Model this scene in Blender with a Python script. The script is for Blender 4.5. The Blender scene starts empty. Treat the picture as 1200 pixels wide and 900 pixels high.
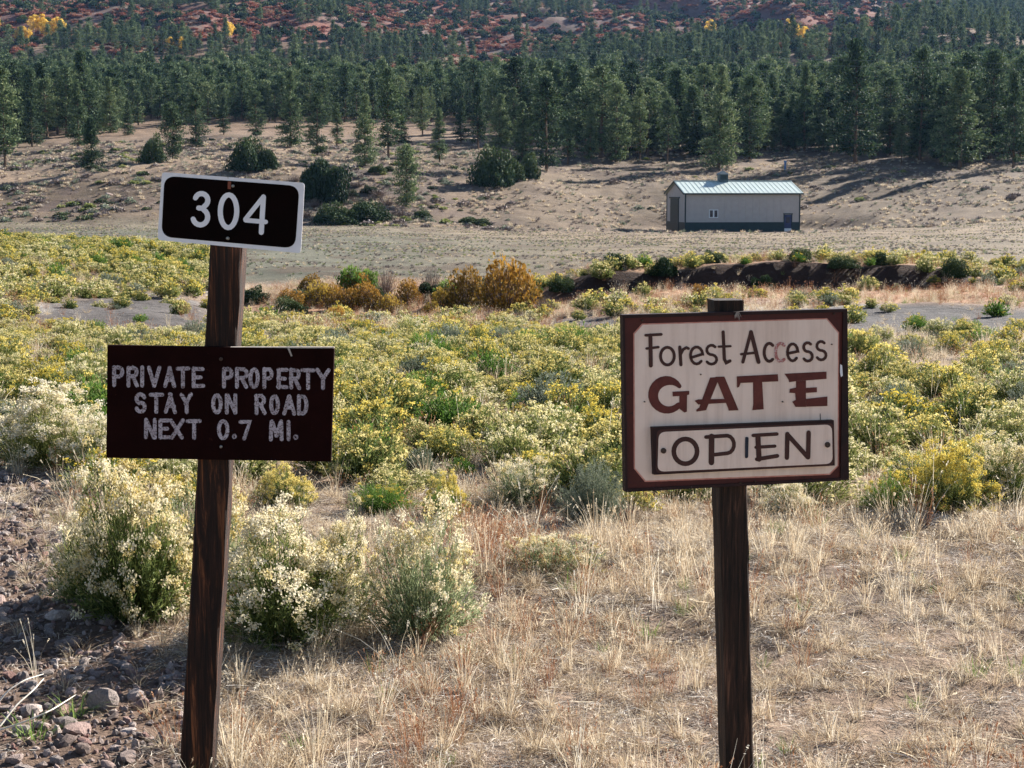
import bpy, math, random
import numpy as np
from mathutils import Vector, Matrix
S = bpy.context.scene
C = S.collection
R = math.radians
rng = np.random.default_rng(7)
random.seed(7)

# ------------------------------------------------------------------ camera, world, sun, exposure
F = 1900.0                       # focal length in pixels of a 1200 px wide picture
CAMZ = 1.7
PITCH = math.atan(225 / F)
cam = bpy.data.objects.new('camera', bpy.data.cameras.new('camera')); C.objects.link(cam)
cam.location = (0, 0, CAMZ); cam.rotation_euler = (math.pi / 2 - PITCH, 0, 0)
cam.data.sensor_width = 36; cam.data.lens = 36 * F / 1200
cam.data.clip_start = 0.1; cam.data.clip_end = 9000
S.camera = cam
SUN_AZ, SUN_EL = R(45), R(27)    # azimuth clockwise from +Y (straight ahead)
w = bpy.data.worlds.new('World'); S.world = w; w.use_nodes = True
nt = w.node_tree
sky = nt.nodes.new('ShaderNodeTexSky'); sky.sky_type = 'NISHITA'; sky.sun_disc = False
sky.sun_elevation = SUN_EL; sky.sun_rotation = SUN_AZ; sky.altitude = 2000; sky.air_density = 1.0; sky.dust_density = 0.6
nt.links.new(sky.outputs[0], nt.nodes['Background'].inputs[0])
nt.nodes['Background'].inputs[1].default_value = 0.05
sl = bpy.data.lights.new('sun', 'SUN'); sl.energy = 5.0; sl.angle = R(0.53); sl.color = (1, 0.95, 0.87)
so = bpy.data.objects.new('sun', sl); C.objects.link(so)
sd = Vector((math.sin(SUN_AZ) * math.cos(SUN_EL), math.cos(SUN_AZ) * math.cos(SUN_EL), math.sin(SUN_EL)))
so.rotation_euler = (-sd).to_track_quat('-Z', 'Y').to_euler(); so.location = (30, 20, 60)
S.view_settings.view_transform = 'Standard'; S.view_settings.look = 'None'
S.view_settings.exposure = 1.82; S.view_settings.gamma = 1
try:
    S.cycles.max_bounces = 5; S.cycles.diffuse_bounces = 3; S.cycles.transmission_bounces = 3
    S.cycles.volume_bounces = 0; S.cycles.transparent_max_bounces = 8
    S.cycles.use_denoising = True
except Exception: pass

# ------------------------------------------------------------------ pixel <-> place
def ray(px, py):
    u = (px - 600) / F; v = -(py - 450) / F
    return np.array([u, math.cos(PITCH) + v * math.sin(PITCH), -math.sin(PITCH) + v * math.cos(PITCH)])
def at(px, py, Y):
    d = ray(px, py); t = Y / d[1]
    return np.array([d[0] * t, Y, CAMZ + d[2] * t])
def proj(x, y, z):
    dz = z - CAMZ
    fw = y * math.cos(PITCH) - dz * math.sin(PITCH); up = y * math.sin(PITCH) + dz * math.cos(PITCH)
    return 600 + F * x / fw, 450 - F * up / fw

# ------------------------------------------------------------------ noise
def _h(ix, iy, s):
    n = (ix.astype(np.int64) * 374761393 + iy.astype(np.int64) * 668265263 + s * 982451653) & 0x7fffffff
    n = ((n ^ (n >> 13)) * 1274126177) & 0x7fffffff
    n = n ^ (n >> 16)
    return (n & 0xffff) / 65535.0
def vnoise(x, y, s=0):
    ix = np.floor(x); iy = np.floor(y); fx = x - ix; fy = y - iy
    fx = fx * fx * (3 - 2 * fx); fy = fy * fy * (3 - 2 * fy)
    a = _h(ix, iy, s); b = _h(ix + 1, iy, s); c = _h(ix, iy + 1, s); d = _h(ix + 1, iy + 1, s)
    return (a * (1 - fx) + b * fx) * (1 - fy) + (c * (1 - fx) + d * fx) * fy
def fbm(x, y, s=0, o=4):
    x = np.asarray(x, float); y = np.asarray(y, float)
    t = 0; a = 0.5; n = 0
    for k in range(o):
        t = t + a * vnoise(x, y, s + k); n += a; x = x * 2.03 + 11.3; y = y * 2.03 + 5.7; a *= 0.5
    return t / n
def sstep(a, b, x):
    t = np.clip((x - a) / (b - a), 0, 1); return t * t * (3 - 2 * t)

# ------------------------------------------------------------------ terrain heights
NEAR = [(3, None), (8, None)]
COLS = {
 -200: [(12, 508), (18, 436), (27, 405), (34, 375), (45, 335), (60, 300), (75, 285), (82, 282), (110, 275), (170, 268), (185, 263), (200, 240), (215, 210), (230, 200), (245, 193), (270, 186), (300, 172), (400, 140), (500, 116), (600, 95), (800, 58), (1100, 15), (1500, -45), (2300, -110)],
 0:    [(12, 508), (18, 436), (27, 405), (34, 375), (45, 335), (60, 300), (75, 284), (82, 281), (110, 274), (170, 267), (185, 262), (200, 240), (215, 211), (228, 200), (245, 192), (270, 186), (300, 172), (400, 140), (500, 116), (600, 95), (800, 58), (1100, 15), (1500, -45), (2300, -110)],
 150:  [(12, 508), (18, 436), (27, 405), (34, 380), (42, 358), (50, 335), (62, 306), (75, 290), (85, 284), (110, 276), (170, 267), (185, 262), (200, 236), (212, 208), (225, 192), (245, 186), (270, 176), (300, 166), (400, 138), (500, 114), (600, 93), (800, 56), (1100, 12), (1500, -45), (2300, -110)],
 300:  [(12, 509), (18, 438), (27, 403), (34, 389), (40, 382), (46, 378), (52, 345), (60, 328), (75, 306), (100, 288), (160, 271), (188, 264), (200, 240), (212, 206), (224, 190), (240, 184), (270, 172), (300, 162), (400, 136), (500, 112), (600, 92), (800, 56), (1100, 12), (1500, -45), (2300, -110)],
 430:  [(12, 509), (18, 438), (27, 402), (34, 391), (40, 384), (46, 380), (52, 338), (60, 322), (75, 310), (100, 292), (160, 272), (190, 264), (204, 240), (218, 208), (230, 196), (250, 186), (275, 176), (300, 166), (400, 138), (500, 112), (600, 92), (800, 56), (1100, 12), (1500, -45), (2300, -110)],
 600:  [(12, 509), (18, 438), (27, 401), (34, 388), (42, 374), (48, 366), (51, 335), (62, 322), (80, 306), (110, 290), (160, 278), (195, 269), (212, 242), (226, 215), (245, 198), (270, 184), (300, 170), (400, 140), (500, 114), (600, 92), (800, 56), (1100, 12), (1500, -45), (2300, -110)],
 750:  [(12, 509), (18, 438), (27, 401), (34, 382), (42, 362), (49.2, 342), (50.1, 316), (60, 309), (80, 300), (110, 289), (160, 280), (197, 272), (210, 264), (224, 242), (240, 215), (255, 200), (272, 188), (300, 172), (400, 140), (500, 112), (600, 90), (800, 55), (1100, 12), (1500, -45), (2300, -110)],
 900:  [(12, 509), (18, 438), (27, 401), (34, 374), (42, 352), (49.3, 339), (50.1, 308), (60, 304), (80, 298), (110, 289), (160, 280), (197, 272), (210, 265), (224, 246), (240, 222), (256, 205), (272, 192), (300, 174), (400, 140), (500, 110), (600, 88), (800, 54), (1100, 10), (1500, -45), (2300, -110)],
 1050: [(12, 509), (18, 437), (27, 399), (34, 373), (42, 352), (49.3, 337), (50.1, 309), (60, 305), (80, 298), (110, 289), (160, 277), (198, 265), (216, 243), (236, 216), (254, 200), (272, 188), (300, 172), (400, 138), (500, 106), (600, 84), (800, 52), (1100, 8), (1500, -45), (2300, -110)],
 1200: [(12, 509), (18, 437), (27, 398), (34, 373), (42, 354), (48, 340), (53, 322), (60, 310), (80, 299), (110, 288), (160, 270), (196, 256), (212, 240), (232, 215), (252, 196), (272, 184), (300, 170), (400, 134), (500, 104), (600, 82), (800, 50), (1100, 6), (1500, -45), (2300, -110)],
 1400: [(12, 509), (18, 437), (27, 398), (34, 373), (42, 354), (48, 340), (53, 322), (60, 310), (80, 299), (110, 288), (160, 270), (196, 256), (212, 240), (232, 215), (252, 196), (272, 184), (300, 170), (400, 134), (500, 104), (600, 82), (800, 50), (1100, 6), (1500, -45), (2300, -110)],
}
NL = 900
LY = np.linspace(math.log(2), math.log(3500), NL)
cu, tab = [], []
for px in sorted(COLS):
    Ys, Zs = [0.5, 8], [0.0, 0.0]
    for Y, py in COLS[px]:
        Ys.append(Y); Zs.append(at(px, py, Y)[2])
    Ys.append(2600); Zs.append(Zs[-1] + 12); Ys.append(3600); Zs.append(Zs[-1] - 40)
    z = np.interp(np.exp(LY), Ys, Zs)
    k = np.hanning(7); k /= k.sum()
    zs = np.convolve(np.pad(z, 3, mode='edge'), k, mode='valid'); wb_ = np.clip((np.abs(np.exp(LY) - 49.6) - 1.2) / 2, 0, 1); z = zs * wb_ + z * (1 - wb_)
    cu.append((px - 600) / F); tab.append(z)
cu = np.array(cu); tab = np.array(tab)
BX0, BY0, BZ, BROT = (802 - 600) / F * 200, 200.0, -3.2, R(9)
def height(x, y):
    x = np.asarray(x, float); y = np.asarray(y, float)
    Y = np.clip(y, 2.01, 3490); u = np.clip(x / np.maximum(Y, 6), cu[0], cu[-1] - 1e-6)
    ci = np.clip(np.searchsorted(cu, u, side='right') - 1, 0, len(cu) - 2)
    ft = (u - cu[ci]) / (cu[ci + 1] - cu[ci]); ft = ft * ft * (3 - 2 * ft)
    li = (np.log(Y) - LY[0]) / (LY[1] - LY[0]); l0 = np.clip(li.astype(int), 0, NL - 2); lf = li - l0
    za = tab[ci, l0] * (1 - lf) + tab[ci, l0 + 1] * lf
    zb = tab[ci + 1, l0] * (1 - lf) + tab[ci + 1, l0 + 1] * lf
    z = za * (1 - ft) + zb * ft
    z = z + (fbm(x * 1.7, y * 1.7, 3) - 0.5) * 0.09 * sstep(60, 30, y) + (fbm(x * 6, y * 6, 9, 3) - .5) * .035 * sstep(20, 10, y)
    z = z + (fbm(x / 9, y / 9, 5) - 0.5) * (0.35 * sstep(12, 40, y) + .7 * sstep(180, 230, y)) * (1 - .8 * sstep(60, 90, y) * sstep(190, 170, y))
    z = z + (fbm(x / 2.2, y / 2.2, 15) - 0.5) * 0.5 * sstep(30, 45, y) * sstep(60, 50, y)
    z = z + (fbm(x / 2.0, y / 2.0, 16) - 0.5) * 0.5 * sstep(185, 200, y) * sstep(400, 300, y)
    m = fbm(x / 140, y / 170, 21, 4) - 0.5
    z = z + m * 0.085 * y * sstep(450, 800, y)
    # level pad under the shed
    bx, by = BX0 + 7, BY0 + 5
    dd = np.hypot((x - bx) / 13, (y - by) / 9)
    k = sstep(1.5, 0.95, dd)
    return z * (1 - k) + (BZ + 0.04) * k
def hz(x, y): return float(height(np.array([x]), np.array([y]))[0])
def gp(px, py, lo=3.0, hi=2500.0):
    """the ground point seen at a pixel"""
    d = ray(px, py); Ys = np.exp(np.linspace(math.log(lo), math.log(hi), 1400)); t = Ys / d[1]
    zz = CAMZ + d[2] * t; g = height(d[0] * t, Ys)
    i = np.argmax(zz <= g) if (zz <= g).any() else len(Ys) - 1
    return d[0] * t[i], Ys[i], float(g[i])

# ------------------------------------------------------------------ materials
def node(nt, typ, **kw):
    n = nt.nodes.new(typ)
    for k, v in kw.items(): setattr(n, k, v)
    return n
def ramp(nt, fac, stops, interp='LINEAR'):
    r = nt.nodes.new('ShaderNodeValToRGB'); cr = r.color_ramp; cr.interpolation = interp
    while len(cr.elements) < len(stops): cr.elements.new(0.5)
    for e, (p, c) in zip(cr.elements, stops): e.position = p; e.color = (*c, 1)
    nt.links.new(fac, r.inputs[0]); return r.outputs[0]
def noise(nt, scale, detail=4, rough=.55, vec=None, coord='Object', stretch=None, dist=0):
    n = nt.nodes.new('ShaderNodeTexNoise'); n.inputs['Scale'].default_value = scale
    n.inputs['Detail'].default_value = detail; n.inputs['Roughness'].default_value = rough; n.inputs['Distortion'].default_value = dist
    tc = nt.nodes.new('ShaderNodeTexCoord'); v = tc.outputs[coord]
    if stretch:
        mp = nt.nodes.new('ShaderNodeMapping'); mp.inputs['Scale'].default_value = stretch
        nt.links.new(v, mp.inputs[0]); v = mp.outputs[0]
    nt.links.new(v, n.inputs['Vector']); return n.outputs['Fac']
def math_(nt, op, a, b, clamp=False):
    m = nt.nodes.new('ShaderNodeMath'); m.operation = op; m.use_clamp = clamp
    for i, q in enumerate((a, b)):
        if isinstance(q, (int, float)): m.inputs[i].default_value = q
        else: nt.links.new(q, m.inputs[i])
    return m.outputs[0]
def mix(nt, fac, a, b, mode='MIX'):
    m = nt.nodes.new('ShaderNodeMix'); m.data_type = 'RGBA'; m.blend_type = mode
    for i, q in ((0, fac), (6, a), (7, b)):
        if isinstance(q, (int, float)): m.inputs[i].default_value = q
        elif isinstance(q, tuple): m.inputs[i].default_value = (*q, 1)
        else: nt.links.new(q, m.inputs[i])
    return m.outputs[2]
def bump(nt, h, strength, dist, bsdf):
    b = nt.nodes.new('ShaderNodeBump'); b.inputs['Strength'].default_value = strength; b.inputs['Distance'].default_value = dist
    nt.links.new(h, b.inputs['Height']); nt.links.new(b.outputs[0], bsdf.inputs['Normal'])
def newmat(name, rough=0.85, spec=0.2):
    m = bpy.data.materials.new(name); m.use_nodes = True
    b = m.node_tree.nodes['Principled BSDF']; b.inputs['Roughness'].default_value = rough
    b.inputs['Specular IOR Level'].default_value = spec
    return m, m.node_tree, b
def simple(name, c1, c2, scale=20, rough=.7, spec=.3, bs=0.0, stretch=None, metallic=0):
    m, nt, b = newmat(name, rough, spec); b.inputs['Metallic'].default_value = metallic
    n = noise(nt, scale, 6, .6, stretch=stretch)
    nt.links.new(ramp(nt, n, [(.3, c1), (.7, c2)]), b.inputs['Base Color'])
    if bs: bump(nt, n, bs, .01, b)
    return m
def leafmat(name, stops, transl=.3, rnd=.35, tone=.65, rough=.8):
    """blades, leaves, flowers: colour from a per-blade tone and a per-plant random number"""
    m, nt, b = newmat(name, rough, .15)
    at_ = node(nt, 'ShaderNodeAttribute', attribute_name='tone'); oi = node(nt, 'ShaderNodeObjectInfo')
    f = math_(nt, 'ADD', math_(nt, 'MULTIPLY', at_.outputs['Fac'], tone), math_(nt, 'MULTIPLY', oi.outputs['Random'], rnd))
    col = ramp(nt, f, stops)
    nt.links.new(col, b.inputs['Base Color'])
    tr = nt.nodes.new('ShaderNodeBsdfTranslucent'); nt.links.new(col, tr.inputs[0])
    mx = nt.nodes.new('ShaderNodeMixShader'); mx.inputs[0].default_value = transl
    nt.links.new(b.outputs[0], mx.inputs[1]); nt.links.new(tr.outputs[0], mx.inputs[2])
    nt.links.new(mx.outputs[0], nt.nodes['Material Output'].inputs['Surface'])
    return m
M = {}
M['straw'] = leafmat('dry_straw', [(0, (.10, .065, .038)), (.22, (.28, .195, .125)), (.5, (.50, .395, .265)), (.75, (.72, .62, .46)), (1, (.56, .53, .47))], .38, .25, .75)
M['litter'] = leafmat('grey_litter', [(0, (.11, .08, .07)), (.4, (.36, .29, .23)), (.7, (.62, .54, .45)), (1, (.78, .74, .67))], .2, .25, .75)
M['redweed'] = leafmat('rusty_weed', [(0, (.15, .06, .035)), (.5, (.34, .15, .075)), (1, (.50, .30, .17))], .2, .3, .7)
M['greengrass'] = leafmat('green_blade', [(0, (.05, .10, .02)), (.5, (.12, .20, .04)), (1, (.30, .36, .12))], .35, .3, .7)
M['rb_leaf'] = leafmat('rabbitbrush_leaf', [(0, (.030, .048, .016)), (.35, (.11, .145, .042)), (.7, (.28, .29, .10)), (1, (.42, .40, .19))], .3, .35, .65)
M['rb_flower'] = leafmat('rabbitbrush_flower', [(0, (.38, .27, .07)), (.2, (.53, .42, .15)), (.40, (.63, .54, .32)), (.7, (.73, .66, .50)), (1, (.82, .77, .67))], .34, .3, .75)
M['rb_flower_field'] = leafmat('field_rabbitbrush_flower', [(0, (.36, .27, .05)), (.3, (.50, .41, .12)), (.55, (.60, .52, .24)), (.8, (.68, .61, .38)), (1, (.76, .70, .52))], .34, .5, .55)
M['yl_flower'] = leafmat('yellow_flower', [(0, (.40, .30, .035)), (.5, (.60, .47, .09)), (1, (.74, .63, .28))], .36, .5, .5)
M['wisp_leaf'] = leafmat('wispy_grey_green_leaf', [(0, (.06, .085, .04)), (.35, (.16, .20, .10)), (.7, (.33, .36, .20)), (1, (.48, .48, .32))], .3, .2, .8)
M['gr_leaf'] = leafmat('green_shrub_leaf', [(0, (.03, .07, .015)), (.5, (.09, .17, .03)), (1, (.22, .30, .07))], .35, .35, .65)
M['sage_leaf'] = leafmat('sage_leaf', [(0, (.06, .075, .05)), (.5, (.18, .205, .14)), (1, (.36, .375, .29))], .2, .35, .65)
M['twig'] = leafmat('bare_twig', [(0, (.10, .07, .055)), (.5, (.22, .17, .15)), (1, (.36, .31, .29))], 0, .3, .7)
M['orange_leaf'] = leafmat('orange_leaf', [(0, (.05, .045, .015)), (.4, (.17, .11, .025)), (.7, (.34, .18, .035)), (1, (.46, .29, .06))], .3, .35, .65)
M['gold_leaf'] = leafmat('gold_leaf', [(0, (.42, .26, .04)), (.5, (.72, .47, .07)), (1, (.80, .62, .16))], .4, .2, .8)
M['oak_red'] = leafmat('scrub_oak_leaf', [(0, (.09, .045, .04)), (.3, (.24, .08, .05)), (.6, (.34, .14, .085)), (.8, (.27, .19, .13)), (1, (.38, .27, .18))], .2, .6, .4)
M['pine_leaf'] = leafmat('pine_needle', [(0, (.004, .010, .007)), (.35, (.015, .034, .018)), (.60, (.062, .100, .048)), (.85, (.145, .19, .085)), (1, (.26, .29, .14))], .16, .36, .72)  # low end holds painted crown shade, high end the sunlit tips
M['juniper_leaf'] = leafmat('juniper_leaf', [(0, (.006, .014, .008)), (.45, (.026, .050, .022)), (.8, (.085, .115, .045)), (1, (.14, .17, .07))], .12, .4, .6)  # lighter high end paints sunlit foliage into the colour
M['bark'] = simple('pine_bark', (.07, .045, .03), (.17, .11, .075), 6, .9, .1, .5, (1, 1, .3))
M['stem'] = simple('shrub_stem', (.10, .08, .05), (.24, .20, .14), 60, .9, .1)

# weathered red-brown post timber, grain along z
def woodmat(name, dark, mid, light, seed=0):
    m, nt, b = newmat(name, .75, .25)
    g = noise(nt, 9, 8, .7, stretch=(9, 9, .45), dist=.6)
    g2 = noise(nt, 3.2, 4, .6, stretch=(3, 3, .5), dist=.8)
    g3 = noise(nt, 16, 5, .7, stretch=(7, 7, .25))
    c = ramp(nt, g, [(.38, dark), (.54, mid), (.66, light)])
    c = mix(nt, math_(nt, 'MULTIPLY', ramp(nt, g2, [(.45, (0, 0, 0)), (.65, (1, 1, 1))]), .6), c, dark)
    crack = ramp(nt, g3, [(.30, (0, 0, 0)), (.36, (1, 1, 1))])
    c = mix(nt, .75, c, crack, 'MULTIPLY')
    nt.links.new(c, b.inputs['Base Color'])
    bump(nt, math_(nt, 'ADD', g, math_(nt, 'MULTIPLY', g3, .5)), .9, .006, b)
    return m
M['post_red'] = woodmat('red_stained_timber', (.004, .002, .0015), (.030, .010, .005), (.21, .072, .027))
M['post_dark'] = woodmat('dark_stained_timber', (.006, .004, .003), (.030, .014, .009), (.12, .055, .032))
# black plate, painted board etc
def paint(name, base, alt, worn, amt=.62, rough=.45, spec=.35, scale=14, bs=.1, runs=0):
    m, nt, b = newmat(name, rough, spec)
    n1 = noise(nt, scale, 6, .65); n2 = noise(nt, scale * 5, 5, .7, dist=.5)
    c = ramp(nt, n1, [(.3, base), (.7, alt)])
    f = ramp(nt, n2, [(amt, (0, 0, 0)), (amt + .06, (1, 1, 1))])
    c = mix(nt, f, c, worn)
    if runs: c = mix(nt, runs, c, ramp(nt, noise(nt, 5, 6, .7, stretch=(6, 6, .35)), [(.35, (.55, .46, .42)), (.55, (1, 1, 1))]), 'MULTIPLY')
    nt.links.new(c, b.inputs['Base Color']); bump(nt, n2, bs, .002, b)
    return m
M['plate_white'] = paint('reflective_white', (.62, .60, .64), (.74, .72, .75), (.42, .38, .36), .68)
M['plate_black'] = paint('black_sheeting', (.0025, .0012, .0012), (.006, .0022, .0022), (.03, .010, .008), .68, .7, .03)
M['board_brown'] = paint('brown_board_paint', (.0075, .0018, .0016), (.014, .0034, .003), (.04, .014, .010), .66, .8, .04, 9, .25)
M['board_edge'] = simple('board_top_edge', (.20, .16, .14), (.42, .37, .33), 60, .8)
M['maroon'] = paint('maroon_frame_paint', (.050, .009, .008), (.080, .016, .013), (.025, .010, .010), .60, .55, .25, 10, .3)
M['frame_dark'] = paint('weathered_dark_frame', (.012, .006, .007), (.030, .011, .011), (.30, .26, .24), .70, .6, .2, 18, .4)
M['white_panel'] = paint('pinkish_white_paint', (.72, .55, .46), (.80, .63, .54), (.52, .40, .33), .72, .6, .15, 5, .12, .30)
M['pink_line'] = simple('pink_edge_line', (.45, .15, .11), (.60, .28, .22), 50)
M['maroon_letter'] = paint('maroon_letter_paint', (.070, .012, .010), (.13, .028, .022), (.22, .10, .085), .66, .5, .25, 22, .2)
M['dark_letter'] = paint('dark_brown_letter_paint', (.035, .012, .010), (.065, .022, .018), (.18, .10, .09), .67, .5, .25, 22, .2)
M['faded_letter'] = paint('faded_red_letter_paint', (.28, .07, .06), (.42, .17, .15), (.6, .48, .45), .52, .5, .25, 40, .2)
M['worn_white'] = paint('worn_white_letter_paint', (.24, .20, .22), (.50, .44, .48), (.06, .025, .022), .52, .6, .2, 45, .4)
M['bolt'] = simple('galvanised_bolt', (.12, .11, .10), (.34, .32, .30), 300, .45, .5, metallic=.6)
M['rust_bolt'] = simple('rusted_bolt', (.02, .014, .012), (.08, .045, .03), 300, .7)
M['slot'] = simple('slot_hardware', (.006, .008, .016), (.02, .026, .045), 200, .6)

# ------------------------------------------------------------------ mesh building
class G:
    def __init__(s): s.v = []; s.t = []; s.f = []; s.n = 0
    def add(s, v, faces, mat=0, tone=.5):
        v = np.asarray(v, float).reshape(-1, 3); faces = np.asarray(faces, int)
        s.v.append(v); s.t.append(np.broadcast_to(np.asarray(tone, float), (len(v),)))
        s.f.append((faces + s.n, mat)); s.n += len(v)
    def mesh(s, name, mats, smooth=False):
        v = np.concatenate(s.v); tn = np.concatenate(s.t)
        loops = np.concatenate([f.ravel() for f, m in s.f]); sizes = np.concatenate([np.full(len(f), f.shape[1]) for f, m in s.f])
        mi = np.concatenate([np.full(len(f), m) for f, m in s.f])
        me = bpy.data.meshes.new(name)
        me.vertices.add(len(v)); me.vertices.foreach_set('co', v.ravel().astype(np.float32))
        me.loops.add(len(loops)); me.loops.foreach_set('vertex_index', loops.astype(np.int32))
        me.polygons.add(len(sizes)); st = np.concatenate([[0], np.cumsum(sizes)[:-1]])
        me.polygons.foreach_set('loop_start', st.astype(np.int32))
        me.polygons.foreach_set('material_index', mi.astype(np.int32))
        if smooth: me.polygons.foreach_set('use_smooth', np.ones(len(sizes), bool))
        else: me.polygons.foreach_set('use_smooth', np.zeros(len(sizes), bool))
        me.update(calc_edges=True)
        a = me.attributes.new('tone', 'FLOAT', 'POINT'); a.data.foreach_set('value', tn.astype(np.float32))
        for m in mats: me.materials.append(m)
        me.validate()
        return me
def unit(a): return a / np.maximum(np.linalg.norm(a, axis=-1, keepdims=True), 1e-9)
def ribbons(g, P, W, side, mat=0, tone=.5):
    """P (N,S,3) centre lines, W (N,S) widths, side (N,3)"""
    N, Sg, _ = P.shape
    off = side[:, None, :] * W[:, :, None] * .5
    V = np.stack([P - off, P + off], axis=2).reshape(N, Sg * 2, 3)
    k = np.arange(Sg - 1) * 2
    q = np.stack([k, k + 1, k + 3, k + 2], axis=1)
    Fq = (q[None] + (np.arange(N) * Sg * 2)[:, None, None]).reshape(-1, 4)
    tone = np.repeat(np.broadcast_to(tone, (N,)), Sg * 2)
    g.add(V, Fq, mat, tone)
def quads(g, P, A, B, mat=0, tone=.5):
    """quads centred at P with half axes A, B"""
    V = np.stack([P - A - B * .35, P - B * 1.0 + A * .1, P + A + B * .35, P + B * 1.0 - A * .1], axis=1)
    N = len(P); Fq = np.arange(N * 4).reshape(N, 4)
    g.add(V, Fq, mat, np.repeat(np.broadcast_to(tone, (N,)), 4))
def rdir(n, r=rng):
    return unit(r.normal(size=(n, 3)))
def perp(d, r=rng):
    return unit(np.cross(d, rdir(len(d), r)))
def tube(g, pts, rad, n=8, mat=0, tone=.5, cap=True):
    pts = np.asarray(pts, float); rad = np.broadcast_to(rad, (len(pts),))
    t = unit(np.gradient(pts, axis=0)); ref = np.array([0, 0, 1.]) if abs(t[0][2]) < .9 else np.array([1., 0, 0])
    a = unit(np.cross(t, ref)); b = np.cross(t, a)
    th = np.linspace(0, 2 * math.pi, n, endpoint=False)
    V = pts[:, None] + rad[:, None, None] * (a[:, None] * np.cos(th)[None, :, None] + b[:, None] * np.sin(th)[None, :, None])
    Fq = []
    for i in range(len(pts) - 1):
        for j in range(n):
            Fq.append((i * n + j, i * n + (j + 1) % n, (i + 1) * n + (j + 1) % n, (i + 1) * n + j))
    g.add(V, Fq, mat, tone)
    if cap:
        for i, sgn in ((0, 1), (len(pts) - 1, -1)):
            g.add(V[i], [list(range(n))[::sgn * -1] if sgn == 1 else list(range(n))], mat, tone)
def box(g, lo, hi, mat=0, tone=.5, M4=None):
    x0, y0, z0 = lo; x1, y1, z1 = hi
    v = np.array([(x0, y0, z0), (x1, y0, z0), (x1, y1, z0), (x0, y1, z0), (x0, y0, z1), (x1, y0, z1), (x1, y1, z1), (x0, y1, z1)], float)
    if M4 is not None: v = v @ M4[:3, :3].T + M4[:3, 3]
    g.add(v, [(0, 3, 2, 1), (4, 5, 6, 7), (0, 1, 5, 4), (1, 2, 6, 5), (2, 3, 7, 6), (3, 0, 4, 7)], mat, tone)
def prism(g, poly, off, mat=0, tone=.5):
    """closed polygon (N,3) pushed by vector off"""
    p = np.asarray(poly, float); n = len(p); v = np.concatenate([p, p + off])
    g.add(v, [list(range(n))[::-1]], mat, tone); g2 = g.n - 2 * n
    g.v.append(np.zeros((0, 3))); g.t.append(np.zeros(0))
    g.f.append((np.array([[n + i for i in range(n)]]) + g2, mat))
    g.f.append((np.array([(i, (i + 1) % n, n + (i + 1) % n, n + i) for i in range(n)]) + g2, mat))

def link(name, me, parent=None, loc=None, kind=None):
    o = bpy.data.objects.new(name, me); C.objects.link(o)
    if parent is not None: o.parent = parent
    if loc is not None: o.location = loc
    if kind: o['kind'] = kind
    return o
def tag(o, label=None, cat=None, group=None, kind=None):
    if label: o['label'] = label
    if cat: o['category'] = cat
    if group: o['group'] = group
    if kind: o['kind'] = kind
    return o
def empty(name, loc, label, cat, group=None, rz=0):
    o = bpy.data.objects.new(name, None); C.objects.link(o); o.empty_display_size = .3
    o.location = loc; o.rotation_euler = (0, 0, rz); return tag(o, label, cat, group)

def scatter(name, pts, rot, scl, idx, meshes, kind='stuff', label=None, cat=None):
    """one object of many small copies spread over the ground"""
    src = bpy.data.collections.new(name + '_kinds')
    for i, me in enumerate(meshes):
        src.objects.link(bpy.data.objects.new('%s_kind_%02d' % (name, i), me))
    n = len(pts); me = bpy.data.meshes.new(name + '_points')
    me.vertices.add(n); me.vertices.foreach_set('co', np.asarray(pts, np.float32).ravel())
    a = me.attributes.new('rot', 'FLOAT_VECTOR', 'POINT'); a.data.foreach_set('vector', np.asarray(rot, np.float32).ravel())
    scl = np.asarray(scl, np.float32)
    if scl.ndim == 1: scl = np.repeat(scl[:, None], 3, 1)
    a = me.attributes.new('scl', 'FLOAT_VECTOR', 'POINT'); a.data.foreach_set('vector', scl.ravel())
    a = me.attributes.new('idx', 'INT', 'POINT'); a.data.foreach_set('value', np.asarray(idx, np.int32))
    o = link(name, me); tag(o, label, cat, None, kind)
    gt = bpy.data.node_groups.new(name + '_spread', 'GeometryNodeTree')
    gt.interface.new_socket('Geometry', in_out='INPUT', socket_type='NodeSocketGeometry')
    gt.interface.new_socket('Geometry', in_out='OUTPUT', socket_type='NodeSocketGeometry')
    gi = gt.nodes.new('NodeGroupInput'); go = gt.nodes.new('NodeGroupOutput')
    ip = gt.nodes.new('GeometryNodeInstanceOnPoints'); ci = gt.nodes.new('GeometryNodeCollectionInfo')
    ci.inputs['Collection'].default_value = src; ci.inputs['Separate Children'].default_value = True; ci.inputs['Reset Children'].default_value = True
    ip.inputs['Pick Instance'].default_value = True
    def na(nm, ty):
        q = gt.nodes.new('GeometryNodeInputNamedAttribute'); q.data_type = ty; q.inputs[0].default_value = nm; return q.outputs[0]
    gt.links.new(gi.outputs[0], ip.inputs['Points']); gt.links.new(ci.outputs[0], ip.inputs['Instance'])
    gt.links.new(na('idx', 'INT'), ip.inputs['Instance Index']); gt.links.new(na('rot', 'FLOAT_VECTOR'), ip.inputs['Rotation'])
    gt.links.new(na('scl', 'FLOAT_VECTOR'), ip.inputs['Scale']); gt.links.new(ip.outputs[0], go.inputs[0])
    md = o.modifiers.new('spread', 'NODES'); md.node_group = gt
    return o
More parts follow.
